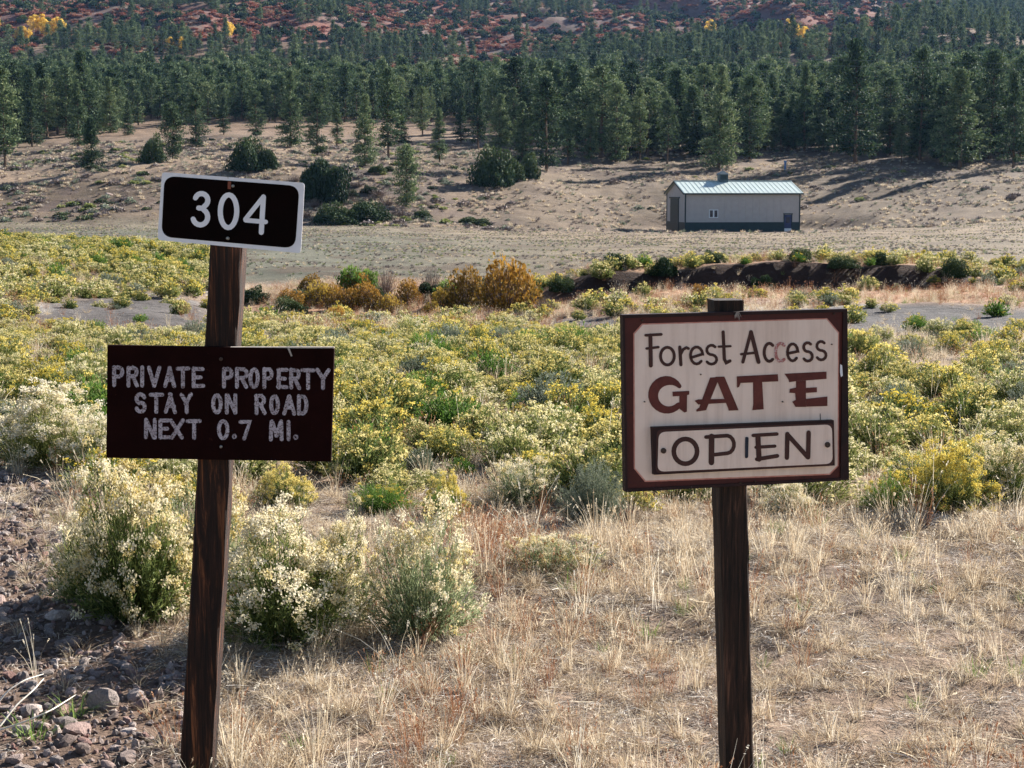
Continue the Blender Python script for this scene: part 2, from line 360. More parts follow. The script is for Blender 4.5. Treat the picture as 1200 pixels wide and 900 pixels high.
def dart(x, y, r, keep=None):
    """drop points closer than the sum of radii to an earlier one"""
    cell = max(r) * 2 + 1e-6; gd = {}; out = []
    for i in range(len(x)):
        cx, cy = int(x[i] // cell), int(y[i] // cell); ok = True
        for a in (-1, 0, 1):
            for b in (-1, 0, 1):
                for j in gd.get((cx + a, cy + b), ()):
                    if (x[i] - x[j]) ** 2 + (y[i] - y[j]) ** 2 < (r[i] + r[j]) ** 2: ok = False; break
                if not ok: break
            if not ok: break
        if ok: gd.setdefault((cx, cy), []).append(i); out.append(i)
    return np.array(out, int)

# ------------------------------------------------------------------ ground sheet
nu, nv = 420, 760
uu = np.concatenate([np.linspace(-1.6, -.45, 40, endpoint=False), np.linspace(-.45, .45, nu - 80), np.linspace(.45, 1.6, 41)[1:]])
vv = np.concatenate([np.linspace(-4, 3, 30, endpoint=False), np.exp(np.linspace(math.log(3 + 2), math.log(3400 + 2), nv - 30)) - 2])
UU, VV = np.meshgrid(uu, vv)
X = UU * (np.maximum(VV, 0) + 6); Yg = VV
Z = height(X, Yg)
PX, PY = proj(X, np.maximum(Yg, 2.5), Z)
def ell(px, py, cx, cy, rx, ry, soft=.35):
    d = np.hypot((px - cx) / rx, (py - cy) / ry)
    return sstep(1 + soft, 1 - soft, d)
CLEAR = [(215, 32, 75, 17), (40, 12, 60, 14), (475, 22, 70, 28), (390, 40, 60, 9), (560, 40, 90, 20), (760, 20, 75, 30), (745, 50, 60, 10),
         (860, 22, 90, 30), (960, 28, 85, 22), (640, 47, 50, 14), (320, 8, 50, 14), (1075, 5, 60, 9)]
def clearing(px, py):
    k = 0 * px
    for a in CLEAR: k = np.maximum(k, ell(px, py, a[0], a[1], a[2] * 1.2, a[3] * 1.2))
    return k
GRAV = np.array([(-900, 520), (20, 545), (95, 630), (165, 745), (235, 790), (262, 905), (300, 1400), (-900, 1400)], float)
def inpoly(px, py, poly):
    c = np.zeros(np.shape(px), bool); n = len(poly)
    for i in range(n):
        x0, y0 = poly[i]; x1, y1 = poly[(i + 1) % n]
        hit = ((y0 > py) != (y1 > py)) & (px < (x1 - x0) * (py - y0) / (y1 - y0 + 1e-9) + x0)
        c ^= hit
    return c
# gravel bank as a real place: left of a line on the ground
gl = [gp(px, py) for px, py in ((20, 548), (95, 630), (165, 745), (235, 800), (262, 890))]
glx = np.array([g[0] for g in gl][::-1]); gly = np.array([g[1] for g in gl][::-1])
def gravel(x, y):
    xe = np.interp(y, gly, glx) ; xe = xe + (fbm(x * 1.6, y * 1.6, 31) - .5) * .5
    xe = np.where(y > gly[-1], glx[-1] - (y - gly[-1]) * .75, xe)
    return sstep(.12, -.12, x - xe) * sstep(14, 11, y)
def lerp3(a, b, t): return a * (1 - t[..., None]) + np.array(b) * t[..., None]
col = np.zeros(X.shape + (3,)) + np.array((.26, .195, .15))
n1 = fbm(X * .9, Yg * .9, 41); n2 = fbm(X / 6, Yg / 6, 42); n3 = fbm(X / 40, Yg / 25, 43)
col = lerp3(col, (.17, .13, .105), sstep(.45, .62, n1))
col = lerp3(col, (.30, .30, .30), .75 * sstep(.54, .60, n2) * sstep(16, 26, Yg) * sstep(60, 50, Yg))
# bare grey earth patches
for a in ((150, 368, 110, 24), (120, 380, 70, 20)): col = lerp3(col, (.09, .084, .084), ell(PX, PY, *a) * sstep(20, 26, Yg) * sstep(70, 60, Yg))
dirt = (np.maximum(ell(PX, PY, 1080, 378, 170, 22, .2), ell(PX, PY, 720, 385, 120, 13, .3))) * sstep(20, 26, Yg) * sstep(52, 47, Yg)
col = lerp3(col, (.085, .081, .084), dirt)
# rusty grass in the wash, cut bank with deep shade put into its soil colour
wash = sstep(38, 43, Yg) * sstep(56, 52, Yg)
col = lerp3(col, (.36, .22, .14), wash * (1 - dirt) * .8 * sstep(230, 330, PX))
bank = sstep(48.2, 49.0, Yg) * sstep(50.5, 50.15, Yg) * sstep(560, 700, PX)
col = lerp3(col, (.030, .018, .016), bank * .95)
# meadow: olive grey nearer, tan farther and right
md = sstep(56, 62, Yg) * sstep(260, 225, Yg) * sstep(-.34, -.2, X / np.maximum(Yg, 1) + .0 * Yg + sstep(80, 110, Yg) * .6)
tan_ = np.clip(sstep(330, 800, PX) * .75 + sstep(120, 190, Yg) * .5, 0, 1)
mc = np.array((.100, .102, .080))[None, None] * (1 - tan_[..., None]) + np.array((.180, .142, .102))[None, None] * tan_[..., None]
mc = mc * (.55 + .9 * fbm(X / 3, Yg / 6, 51, 6))[..., None]; mc = lerp3(mc, (.085, .065, .050), .7 * sstep(.56, .64, fbm(X / 2.2, Yg / 4, 52, 5)))
col = col * (1 - md[..., None]) + mc * md[..., None]
# knoll and forest floor
kn = sstep(183, 192, Yg) * sstep(330, 300, Yg)
kc = np.array((.124, .096, .071))[None, None] * (.5 + 1.0 * fbm(X / 2.5, Yg / 2.5, 53, 6))[..., None]
kc = lerp3(kc, (.195, .148, .11), .7 * sstep(.5, .6, fbm(X / 14, Yg / 7, 55)))
kc = lerp3(kc, (.10, .075, .065), .8 * sstep(.52, .62, fbm(X / 3.5, Yg / 3.5, 56, 5)))
kc = lerp3(kc, (.075, .06, .055), .8 * ell(PX, PY, 430, 222, 90, 34, .4) * sstep(.40, .52, fbm(X / 3, Yg / 3, 57, 5)))  # shade of the steep bank put into the ground colour
trk = np.interp(PX, [-400, 0, 100, 200, 300, 340, 420], [214, 208, 202, 192, 180, 172, 165])
kc = lerp3(kc, (.25, .19, .14), .8 * sstep(9, 4, np.abs(PY - trk)) * sstep(420, 330, PX))
kc = lerp3(kc, (.142, .113, .083), .5 * sstep(540, 640, PX) * sstep(195, 215, PY))
col = col * (1 - kn[..., None]) + kc * kn[..., None]
fo = sstep(300, 340, Yg)
fc = np.array((.17, .12, .085))[None, None] + 0 * kc
cl = np.clip(clearing(PX, PY) + sstep(.55, .62, fbm(X / 60, Yg / 60, 58)) * .7, 0, 1) * sstep(520, 560, Yg)
hc = np.array((.120, .078, .070))[None, None] + 0 * kc
hc = lerp3(hc, (.165, .13, .11), sstep(.52, .66, fbm(X / 22, Yg / 22, 60)))
hc = hc * (.6 + .8 * fbm(X / 7, Yg / 7, 62, 5))[..., None]
hc = lerp3(hc, (.20, .085, .065), .75 * sstep(.5, .58, fbm(X / 30, Yg / 30, 61)))
fc = fc * (1 - cl[..., None]) + hc * cl[..., None]
col = col * (1 - fo[..., None]) + fc * fo[..., None]
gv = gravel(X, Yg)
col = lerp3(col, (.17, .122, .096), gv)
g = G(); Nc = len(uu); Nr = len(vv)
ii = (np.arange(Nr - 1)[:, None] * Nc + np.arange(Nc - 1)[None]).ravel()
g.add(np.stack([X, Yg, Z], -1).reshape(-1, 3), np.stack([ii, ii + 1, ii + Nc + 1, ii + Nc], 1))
m, nt, b = newmat('earth', .95, .1)
ac = node(nt, 'ShaderNodeAttribute', attribute_name='groundcol')
na_ = noise(nt, 45, 8, .7); nb_ = noise(nt, 4, 6, .65); nc_ = noise(nt, .35, 8, .7); nd_ = noise(nt, .6, 5, .6, stretch=(.5, 1.6, 1))
f1 = ramp(nt, na_, [(.3, (.55, .52, .5)), (.5, (1, 1, 1)), (.75, (1.35, 1.3, 1.25))])
f2 = ramp(nt, nb_, [(.3, (.72, .70, .68)), (.7, (1.25, 1.22, 1.2))])
f3 = ramp(nt, nc_, [(.35, (.78, .76, .74)), (.65, (1.2, 1.2, 1.18))])
c = mix(nt, 1, mix(nt, 1, mix(nt, 1, ac.outputs['Color'], f1, 'MULTIPLY'), f2, 'MULTIPLY'), f3, 'MULTIPLY')
nt.links.new(c, b.inputs['Base Color'])
bump(nt, math_(nt, 'ADD', math_(nt, 'MULTIPLY', na_, .15), math_(nt, 'ADD', math_(nt, 'MULTIPLY', nb_, .6), math_(nt, 'MULTIPLY', nd_, 1.5))), 1, .12, b)
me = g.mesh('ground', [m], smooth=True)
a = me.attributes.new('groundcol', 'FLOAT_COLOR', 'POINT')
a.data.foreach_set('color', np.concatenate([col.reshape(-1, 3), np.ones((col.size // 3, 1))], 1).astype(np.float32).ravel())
ground = link('ground', me, kind='structure'); tag(ground, 'dry open ground rising from meadow to wooded mountainside', None)

# ------------------------------------------------------------------ signs
Y304 = 4.42
def onplane(px, py, P0, N):
    d = ray(px, py); o = np.array([0, 0, CAMZ]); t = np.dot(P0 - o, N) / np.dot(d, N); return o + d * t
class Plane:
    """a sign's own front plane, traced in crop pixels: px = x0 + cx / s"""
    def __init__(s, P0, yaw, x0, y0, sc, origin):
        s.P0 = np.array(P0, float); s.N = np.array([math.sin(yaw), -math.cos(yaw), 0.0]); s.a = (x0, y0, sc); s.o = np.array(origin)
    def __call__(s, cx, cy, lift=0.0):
        x0, y0, sc = s.a
        return onplane(x0 + cx / sc, y0 + cy / sc, s.P0, s.N) + s.N * lift - s.o
    def poly(s, pts, lift=0): return np.array([s(a, b, lift) for a, b in pts])
    def slab(s, g, pts, lift, thick, mat=0):
        prism(g, s.poly(pts, lift), -s.N * thick, mat)
    def flat(s, g, pts, lift, mat=0):
        g.add(s.poly(pts, lift), [list(range(len(pts)))], mat)
    def stroke(s, g, pts, wd, lift, mat=0, closed=False, taper=None):
        p = np.array(pts, float)
        if closed: t = unit(np.roll(p, -1, 0) - np.roll(p, 1, 0))
        else:
            d = unit(np.diff(p, axis=0)); t = np.concatenate([d[:1], unit(d[1:] + d[:-1]), d[-1:]])
        n = np.stack([-t[:, 1], t[:, 0]], 1); wv = np.broadcast_to(np.asarray(wd, float), (len(p),)).copy()
        if not closed and len(p) > 2:
            d = unit(np.diff(p, axis=0)); cs = np.abs((n[1:-1] * np.stack([-d[1:, 1], d[1:, 0]], 1)).sum(1)); wv[1:-1] /= np.maximum(cs, .7)
        a = p + n * wv[:, None] / 2; b_ = p - n * wv[:, None] / 2
        A = s.poly(a, lift); B = s.poly(b_, lift); k = len(p); V = np.concatenate([A, B])
        Fq = [(i, (i + 1) % k, k + (i + 1) % k, k + i) for i in range(k if closed else k - 1)]
        g.add(V, Fq, mat)
        if not closed:   # rounded brush ends
            for e, dr in ((0, -1), (-1, 1)):
                c0 = p[e]; th0 = math.atan2(n[e][1], n[e][0]); th = np.linspace(0, math.pi, 5)[1:-1]
                ex = [c0 + n[e] * wv[e] / 2] + [c0 + wv[e] / 2 * (n[e] * math.cos(q) + dr * t[e] * math.sin(q)) for q in th] + [c0 - n[e] * wv[e] / 2]
                g.add(s.poly(ex, lift), [list(range(5))], mat)
def arc(cx, cy, rx, ry, a0, a1, n=14):
    th = np.radians(np.linspace(a0, a1, n)); return [(cx + rx * math.cos(q), cy - ry * math.sin(q)) for q in th]
def oval(cx, cy, rx, ry, n=24):
    return arc(cx, cy, rx, ry, 0, 360 - 360 / n, n)
def rounded(pts, r, n=5):
    out = []; k = len(pts)
    for i in range(k):
        p = np.array(pts[i], float); a = np.array(pts[i - 1], float); c_ = np.array(pts[(i + 1) % k], float)
        p0 = p + unit(a - p) * r; p1 = p + unit(c_ - p) * r
        for q in np.linspace(0, 1, n): out.append(tuple((1 - q) ** 2 * p0 + 2 * q * (1 - q) * p + q * q * p1))
    return out
# simple unit stroke letters, y down, (0..1, 0..1)
def LET(ch):
    L = {'P': [[(.12, 1), (.12, 0)], [(.12, .03), (.6, .03)] + arc(.6, .27, .32, .24, 90, -90, 8) + [(.12, .51)]],
         'R': [[(.12, 1), (.12, 0)], [(.12, .03), (.58, .03)] + arc(.58, .26, .32, .23, 90, -90, 8) + [(.12, .49)], [(.5, .5), (.92, 1)]],
         'I': [[(.5, 0), (.5, 1)]], 'V': [[(.02, 0), (.5, 1)], [(.98, 0), (.5, 1)]],
         'A': [[(.5, 0), (.04, 1)], [(.5, 0), (.96, 1)], [(.2, .66), (.8, .66)]],
         'T': [[(.5, 0), (.5, 1)], [(0, .04), (1, .04)]],
         'E': [[(.12, 0), (.12, 1)], [(.12, .04), (.9, .04)], [(.12, .5), (.75, .5)], [(.12, .96), (.95, .96)]],
         'S': [arc(.5, .27, .38, .25, 20, 250, 10) + arc(.5, .74, .4, .25, 80, -160, 11)],
         'Y': [[(.02, 0), (.5, .5), (.5, 1)], [(.98, 0), (.5, .5)]],
         'O': [oval(.5, .5, .4, .48)], '0': [oval(.5, .5, .4, .48)],
         'N': [[(.1, 1), (.1, 0)], [(.1, 0), (.9, 1)], [(.9, 1), (.9, 0)]],
         'D': [[(.12, 0), (.12, 1)], [(.12, .03), (.45, .03)] + arc(.45, .5, .42, .47, 90, -90, 9) + [(.12, .97)]],
         'X': [[(.05, 0), (.95, 1)], [(.95, 0), (.05, 1)]],
         '7': [[(.02, .04), (.95, .04), (.4, 1)]],
         'M': [[(.06, 1), (.1, 0)], [(.1, 0), (.5, .8)], [(.5, .8), (.9, 0)], [(.9, 0), (.94, 1)]],
         '.': [oval(.5, .87, .3, .11, 10)]}
    return L[ch]
def bolt(parent, pl, cx, cy, r, lift, mat, name='bolt'):
    g = G(); a = pl(cx, cy, lift - .002); b_ = pl(cx, cy, lift + .0045); c_ = pl(cx, cy, lift + .006)
    tube(g, [a, b_, c_], [r, r, r * .55], 10)
    return link(name, g.mesh(name, [mat], False), parent)
def post_mesh(name, top, bot, wdt, dep, mat, split=True):
    """square timber between two centre points, slightly uneven, chamfered"""
    top = np.array(top); bot = np.array(bot); ax = unit(top - bot); sx = unit(np.cross(np.array([0, 1., 0]), ax)); sy = np.cross(ax, sx)
    n = 26; ch = .005; g = G(); V = []
    pro = [(-.5, -.5, 1, 0), (-.5, -.5, 0, 1), (-.5, .5, 0, -1), (-.5, .5, 1, 0), (.5, .5, -1, 0), (.5, .5, 0, -1), (.5, -.5, 0, 1), (.5, -.5, -1, 0)]
    for i in range(n):
        c0 = bot + (top - bot) * i / (n - 1)
        for j, (a, b_, ca, cb) in enumerate(pro):
            q = rng.normal(0, .0009, 2)
            V.append(c0 + sx * (a * wdt + ca * ch + q[0]) + sy * (b_ * dep + cb * ch + q[1]))
    Fq = [(i * 8 + j, i * 8 + (j + 1) % 8, (i + 1) * 8 + (j + 1) % 8, (i + 1) * 8 + j) for i in range(n - 1) for j in range(8)]
    g.add(np.array(V), Fq); g.add(np.array(V)[-8:], [list(range(8))]); g.add(np.array(V)[:8], [list(range(8))[::-1]])
    return g.mesh(name, [mat], False)

# --- road number and private property post
pt, pb = at(273, 208, 4.49), at(232, 905, 4.49); d_ = (pb - pt) / (pt[2] - pb[2]); base = pt + d_ * (pt[2] + .0)
B1 = np.array([base[0], base[1], hz(base[0], base[1])])
sign1 = empty('route_signpost', B1, 'leaning red-brown timber post carrying the white-bordered 304 plate and brown private property board', 'signpost')
pm = post_mesh('post', pt - B1, base + d_ * .35 - B1, .0890, .0890, M['post_red']); link('post', pm, sign1)
plA = Plane((0, Y304, 0), 0.0, 170, 190, 6, B1)
g = G(); q0 = [(122, 70), (1124, 146), (1097, 640), (90, 547)]
plA.slab(g, rounded(q0, 26), .006, .003)
plate = link('number_plate', g.mesh('number_plate', [M['plate_white']]), sign1)
g = G(); q1 = rounded([(140, 96), (1088, 168), (1058, 606), (118, 524)], 82, 9); plA.flat(g, q1, .0066)
link('plate_field', g.mesh('plate_field', [M['plate_black']]), plate)
g = G(); L = .0072; wd = 36
plA.stroke(g, arc(400, 268, 45, 47, 160, -60, 12)[0:] + [(412, 322)], wd, L)
plA.stroke(g, [(380, 322), (410, 325)] + arc(392, 385, 52, 56, 60, -165, 13), wd, L + .0003)
plA.stroke(g, [(p[0] + (p[1] - 345) * -.03, p[1] + (p[0] - 590) * .06) for p in oval(590, 345, 58, 115)], wd, L, closed=True)
plA.stroke(g, [(835, 244), (820, 494)], wd, L)
plA.stroke(g, [(828, 252), (708, 402)], wd - 4, L + .0003)
plA.stroke(g, [(710, 408), (852, 420)], wd - 4, L + .0006)
link('lettering', g.mesh('lettering', [M['plate_white']]), plate)
bolt(plate, plA, 622, 168, .0042, .0066, M['bolt']); bolt(plate, plA, 586, 535, .0048, .0066, M['bolt'])
g = G(); plA.flat(g, [(585, 135), (608, 137), (606, 190), (584, 188)], .0069); link('rust_streak', g.mesh('rust_streak', [simple('rust_streak', (.10, .025, .015), (.26, .07, .04), 80)]), plate)

plB = Plane((0, Y304, 0), 0.0, 110, 390, 4, B1)
g = G(); plB.slab(g, [(65, 57), (1127, 75), (1112, 603), (60, 585)], .004, .018)
wb = link('warning_board', g.mesh('warning_board', [M['board_brown']]), sign1)
g = G()
rows = [("P", 92, 142), ("R", 160, 207), ("I", 222, 240), ("V", 258, 310), ("A", 332, 380), ("T", 396, 447), ("E", 462, 515),
        ("P", 605, 650), ("R", 668, 722), ("O", 732, 776), ("P", 797, 842), ("E", 860, 910), ("R", 920, 970), ("T", 976, 1030), ("Y", 1048, 1104)]
rows2 = [("S", 196, 246), ("T", 265, 320), ("A", 334, 386), ("Y", 408, 460), ("O", 555, 600), ("N", 620, 668), ("R", 758, 806), ("O", 828, 868), ("A", 893, 942), ("D", 958, 1002)]
rows3 = [("N", 243, 290), ("E", 310, 356), ("X", 362, 420), ("T", 443, 500), ("0", 585, 635), (".", 648, 672), ("7", 690, 737), ("M", 830, 885), ("I", 902, 920), (".", 930, 958)]
kk = 0
for row, y0, y1 in ((rows, 160, 246), (rows2, 284, 367), (rows3, 405, 488)):
    for ch, x0, x1 in row:
        for st in LET(ch):
            dx = random.uniform(-3, 3); pts = [(x0 + dx + p[0] * (x1 - x0), y0 + (x0 - 100) * .0135 + p[1] * (y1 - y0) + random.uniform(-1.5, 1.5)) for p in st]
            closed = ch in 'O0' or (ch == '.' and row is rows3)
            plB.stroke(g, pts, 18 if ch != '.' else 8, .0046 + (kk % 4) * .00025, closed=closed); kk += 1
link('lettering', g.mesh('lettering', [M['worn_white']]), wb)
bolt(wb, plB, 598, 122, .0052, .004, M['rust_bolt']); bolt(wb, plB, 598, 532, .0042, .004, M['bolt'])
g = G(); plB.slab(g, [(908, 70), (918, 70), (932, 108), (925, 110)], .0062, .002); link('splinter', g.mesh('splinter', [M['board_edge']]), wb)
g = G(); box(g, tuple(plB(640, 66.5, .0035)), tuple(plB(1126, 73.5, -.0135) + np.array([0, 0, .0008])))
link('pale_top_edge', g.mesh('pale_top_edge', [M['board_edge']]), wb)  # pale strip along the right half of the board's top edge

# --- forest access sign
YAW = R(14.0); Yc = 4.42; P0 = at(862, 470, Yc)
pt, pb = at(855, 351, 4.47), at(868, 905, 4.47); d_ = (pb - pt) / (pt[2] - pb[2]); base = pt + d_ * pt[2]
B2 = np.array([base[0], base[1], hz(base[0], base[1])])
sign2 = empty('access_signpost', B2, 'dark timber post with the maroon-framed white forest access board showing its gate is open', 'signpost')
# post turned with the board
nrm = np.array([math.sin(YAW), -math.cos(YAW), 0]); off = -nrm * .062
axp = unit(pt - base); pc = P0 + off
def post_at(zz): return pc + axp * ((zz - pc[2]) / axp[2])
top_z = pt[2]
pp_t = post_at(top_z) - B2; pp_b = post_at(hz(base[0], base[1]) - .35) - B2
def post_yaw(top, bot, wdt, dep, yaw, mat):
    ca, sa = math.cos(yaw), math.sin(yaw); sx = np.array([ca, sa, 0]); sy = np.array([-sa, ca, 0]); g = G(); n = 26; ch = .005; V = []
    pro = [(-.5, -.5, 1, 0), (-.5, -.5, 0, 1), (-.5, .5, 0, -1), (-.5, .5, 1, 0), (.5, .5, -1, 0), (.5, .5, 0, -1), (.5, -.5, 0, 1), (.5, -.5, -1, 0)]
    for i in range(n):
        c0 = bot + (top - bot) * i / (n - 1)
        for (a, b_, cA, cB) in pro:
            q = rng.normal(0, .0009, 2); V.append(c0 + sx * (a * wdt + cA * ch + q[0]) + sy * (b_ * dep + cB * ch + q[1]))
    V = np.array(V); g.add(V, [(i * 8 + j, i * 8 + (j + 1) % 8, (i + 1) * 8 + (j + 1) % 8, (i + 1) * 8 + j) for i in range(n - 1) for j in range(8)])
    g.add(V[-8:], [list(range(8))]); g.add(V[:8], [list(range(8))[::-1]]); return g.mesh('post', [mat])
link('post', post_yaw(pp_t, pp_b, .080, .088, YAW * .6, M['post_dark']), sign2)
pl = Plane(P0, YAW, 720, 340, 3.6, B2)
g = G(); pl.slab(g, [(33, 108), (978, 82), (985, 797), (45, 848)], 0, .020)
bd = link('board', g.mesh('board', [M['maroon']]), sign2)
# raised dark edging, four strips
strips = [[(31, 104), (980, 78), (979, 92), (33, 118)], [(962, 92), (980, 90), (987, 800), (951, 801)], [(33, 118), (42, 118), (54, 838), (44, 850)], [(54, 838), (951, 792), (951, 803), (46, 851)]]
for q in strips:
    g = G(); pl.slab(g, q, .005, .0255); link('edging', g.mesh('edging', [M['frame_dark']]), bd)
g = G(); pl.flat(g, [(79, 182), (116, 141), (896, 118), (947, 178), (945, 742), (908, 779), (128, 809), (81, 752)], .0012); link('pink_line', g.mesh('pink_line', [M['pink_line']]), bd)
g = G(); pl.flat(g, [(84, 185), (119, 146), (893, 123), (942, 181), (940, 739), (905, 773), (131, 803), (86, 750)], .002); link('white_field', g.mesh('white_field', [M['white_panel']]), bd)
L = .003
g = G(); gf = G()
def st(pts, wd, closed=False, gg=None):
    global kk
    kk += 1; pl.stroke(g if gg is None else gg, pts, wd, L + (kk % 5) * .0002, closed=closed)
st([(150, 190), (152, 318)], 17); st([(130, 190), (196, 186)], 12); st([(134, 246), (184, 240)], 11)
st(oval(222, 278, 29, 37), 13, True)
st([(274, 240), (279, 314)], 14); st([(277, 272), (288, 250), (302, 242), (311, 246)], 12)
st([(322, 284), (368, 270)] + arc(345, 275, 26, 36, 8, 318, 14), 12)
st(arc(408, 252, 20, 20, 40, 255, 8) + arc(408, 292, 22, 20, 80, -150, 9), 12)
st([(457, 176), (462, 290), (470, 306), (486, 298)], 14); st([(438, 238), (488, 236)], 10)
link('lettering', g.mesh('lettering', [M['dark_letter']]), bd); g = G()
st([(574, 176), (540, 303)], 14); st([(574, 176), (606, 303)], 17); st([(533, 270), (600, 263)], 11)
st(arc(652, 262, 22, 38, 50, 310, 14), 13)
st(arc(700, 262, 22, 38, 50, 310, 14), 13, gg=gf)
st([(732, 266), (772, 258)] + arc(750, 262, 22, 36, 8, 318, 14), 12)
st(arc(813, 240, 17, 19, 40, 255, 8) + arc(814, 279, 19, 20, 80, -150, 9), 12)
st(arc(870, 235, 18, 19, 40, 255, 8) + arc(871, 274, 20, 20, 80, -150, 9), 12)
link('lettering', g.mesh('lettering', [M['dark_letter']]), bd)
link('faded_letter', gf.mesh('faded_letter', [M['faded_letter']]), bd)
g = G()
gg = arc(224, 443, 62, 62, 38, 318, 20)
pl.stroke(g, gg, [18, 24, 30, 36, 40, 42, 43, 43, 43, 42, 41, 40, 38, 36, 34, 32, 30, 28, 26, 24], L)
pl.flat(g, [(243, 428), (314, 424), (314, 440), (305, 442), (304, 512), (294, 516), (272, 500), (272, 446), (244, 448)], L + .0006)
def fl(pts):
    global kk
    kk += 1; pl.flat(g, pts, L + (kk % 5) * .0003)
fl([(402, 368), (440, 366), (440, 372), (385, 506), (345, 512), (343, 505), (356, 494)]); fl([(424, 365), (462, 364), (518, 496), (522, 506), (480, 508), (478, 498)])
fl([(336, 466), (352, 460), (478, 458), (480, 474), (352, 482)])
fl([(514, 363), (687, 354), (689, 384), (530, 391), (524, 408), (515, 411)]); fl([(583, 389), (622, 386), (628, 502), (580, 506), (584, 480)])
fl([(715, 352), (893, 343), (893, 374), (760, 384), (735, 388), (733, 378)]); fl([(764, 384), (806, 381), (806, 492), (762, 492), (748, 470), (763, 462), (760, 434), (736, 432), (738, 416), (764, 410)])
fl([(806, 412), (852, 409), (852, 430), (806, 433)]); fl([(806, 458), (896, 448), (896, 488), (806, 491)])
link('lettering', g.mesh('lettering', [M['maroon_letter']]), bd)
# OPEN slat
g = G(); pl.slab(g, [(150, 575), (913, 545), (917, 735), (157, 774)], .020, .0175)
op = link('open_slat', g.mesh('open_slat', [M['frame_dark']]), bd)
q = [(172, 588), (910, 558), (912, 733), (165, 766)]
g = G(); pl.flat(g, rounded([(168, 584), (911, 556), (913, 736), (163, 768)], 22), .0206); link('border', g.mesh('border', [M['dark_letter']]), op)
g = G(); pl.flat(g, rounded([(176, 594), (904, 562), (907, 727), (171, 761)], 30, 6), .0213); link('slat_face', g.mesh('slat_face', [M['white_panel']]), op)
g = G(); L = .022
st(oval(288, 675, 49, 52), 20, True)
st([(398, 612), (397, 722)], 24); st([(374, 615), (460, 609)] + arc(462, 646, 30, 37, 85, -85, 8) + [(400, 690)], 16)
st([(592, 612), (597, 708)], 22); st([(572, 608), (672, 602)], 15); st([(584, 658), (664, 653)], 14); st([(588, 708), (674, 694)], 17)
st([(716, 602), (714, 702)], 19); st([(716, 604), (802, 700)], 19); st([(805, 596), (803, 700)], 19)
link('lettering', g.mesh('lettering', [M['dark_letter']]), op)
g = G(); pl.slab(g, rounded([(539, 614), (552, 614), (550, 702), (538, 704)], 6, 3), .0245, .004); link('slot_cover', g.mesh('slot_cover', [M['slot']]), op)
bolt(op, pl, 195, 672, .0078, .0213, M['rust_bolt']); bolt(op, pl, 884, 647, .0078, .0213, M['rust_bolt'])
for cx, cy in ((116, 128), (925, 100), (530, 812), (592, 806)): bolt(bd, pl, cx, cy, .0026, .0012, M['rust_bolt'], 'nail_head')
for cx, cy in ((707, 470), (914, 228), (362, 355), (125, 470)): bolt(bd, pl, cx, cy, .0018, .0024, M['rust_bolt'], 'nail_head')
g = G(); pl.flat(g, [(949, 312), (957, 316), (960, 360), (952, 366), (948, 345)], .0056); link('bare_patch', g.mesh('bare_patch', [M['plate_white']]), bd)
g = G()
for a in range(8):
    dx = random.uniform(-14, 14); pl.slab(g, [(514 + dx * .3, 92), (517 + dx * .3, 92), (516 + dx, 110 + random.uniform(0, 25)), (515 + dx, 108)], .0075 + a * .0003, .0006)
link('straw_wisp', g.mesh('straw_wisp', [M['board_edge']]), bd)
g = G(); pl.slab(g, [(865, 520), (868, 520), (869, 546), (866, 546)], .0026, .0005); link('pencil_mark', g.mesh('pencil_mark', [M['slot']]), bd)

# ------------------------------------------------------------------ metal shed on the meadow
BL_, BW_, BH_, RISE = 14.6, 9.0, 4.75, 1.4
shed = empty('metal_shed', (BX0, BY0, BZ), 'long tan metal shed with pale green roof and dark green base standing on the meadow', 'shed', rz=BROT)
siding = simple('tan_siding', (.37, .33, .315), (.42, .38, .36), 1.5, .55, .3)
green = simple('dark_green_metal', (.010, .026, .030), (.016, .038, .040), 2, .5, .3)
roofm = simple('pale_green_roof', (.42, .48, .45), (.49, .55, .51), 1.2, .45, .4, stretch=(1, .3, 1))
white = simple('white_trim', (.6, .62, .64), (.72, .73, .75), 6)
glass = newmat('window_glass', .08, .5)[0]; glass.node_tree.nodes['Principled BSDF'].inputs['Base Color'].default_value = (.02, .028, .05, 1)
blue = simple('dark_blue_door', (.02, .03, .085), (.03, .045, .12), 3, .5)
conc = simple('concrete', (.3, .29, .27), (.4, .39, .37), 4)
# wall shell with pitched gables
g = G()
outl = [(0, 0), (0, BW_)]
v = np.array([(0, 0, 0), (BL_, 0, 0), (BL_, BW_, 0), (0, BW_, 0), (0, 0, BH_), (BL_, 0, BH_), (BL_, BW_, BH_), (0, BW_, BH_), (0, BW_ / 2, BH_ + RISE), (BL_, BW_ / 2, BH_ + RISE)])
g.add(v, [(0, 1, 5, 4), (2, 3, 7, 6)]); g.add(v, [(3, 0, 4, 8, 7), (1, 2, 6, 9, 5)])
x = .45
while x < BL_ - .2:
    if not (12.2 < x < 13.9 or 2.6 < x < 4.4):
        box(g, (x, -.022, 1.22), (x + .06, .001, BH_ - .1))
    x += .9
yy = .45
while yy < BW_: 
    if not (2.6 < yy < 7.4): box(g, (-.022, yy, 1.22), (.001, yy + .06, BH_ - .1))
    yy += .9
wl = link('wall', g.mesh('wall', [siding]), shed)
g = G(); box(g, (-.1, -.1, -.7), (BL_ + .1, BW_ + .1, -.005)); link('foundation', g.mesh('foundation', [conc]), shed)
g = G(); box(g, (-.035, -.035, -.02), (12.55, -.002, 1.2)); box(g, (13.65, -.035, -.02), (BL_ + .03, -.002, 1.2))
box(g, (-.035, .001, -.02), (-.002, 3.0, 1.2)); box(g, (-.035, 7.0, -.02), (-.002, BW_, 1.2)); link('wainscot', g.mesh('wainscot', [green]), shed)
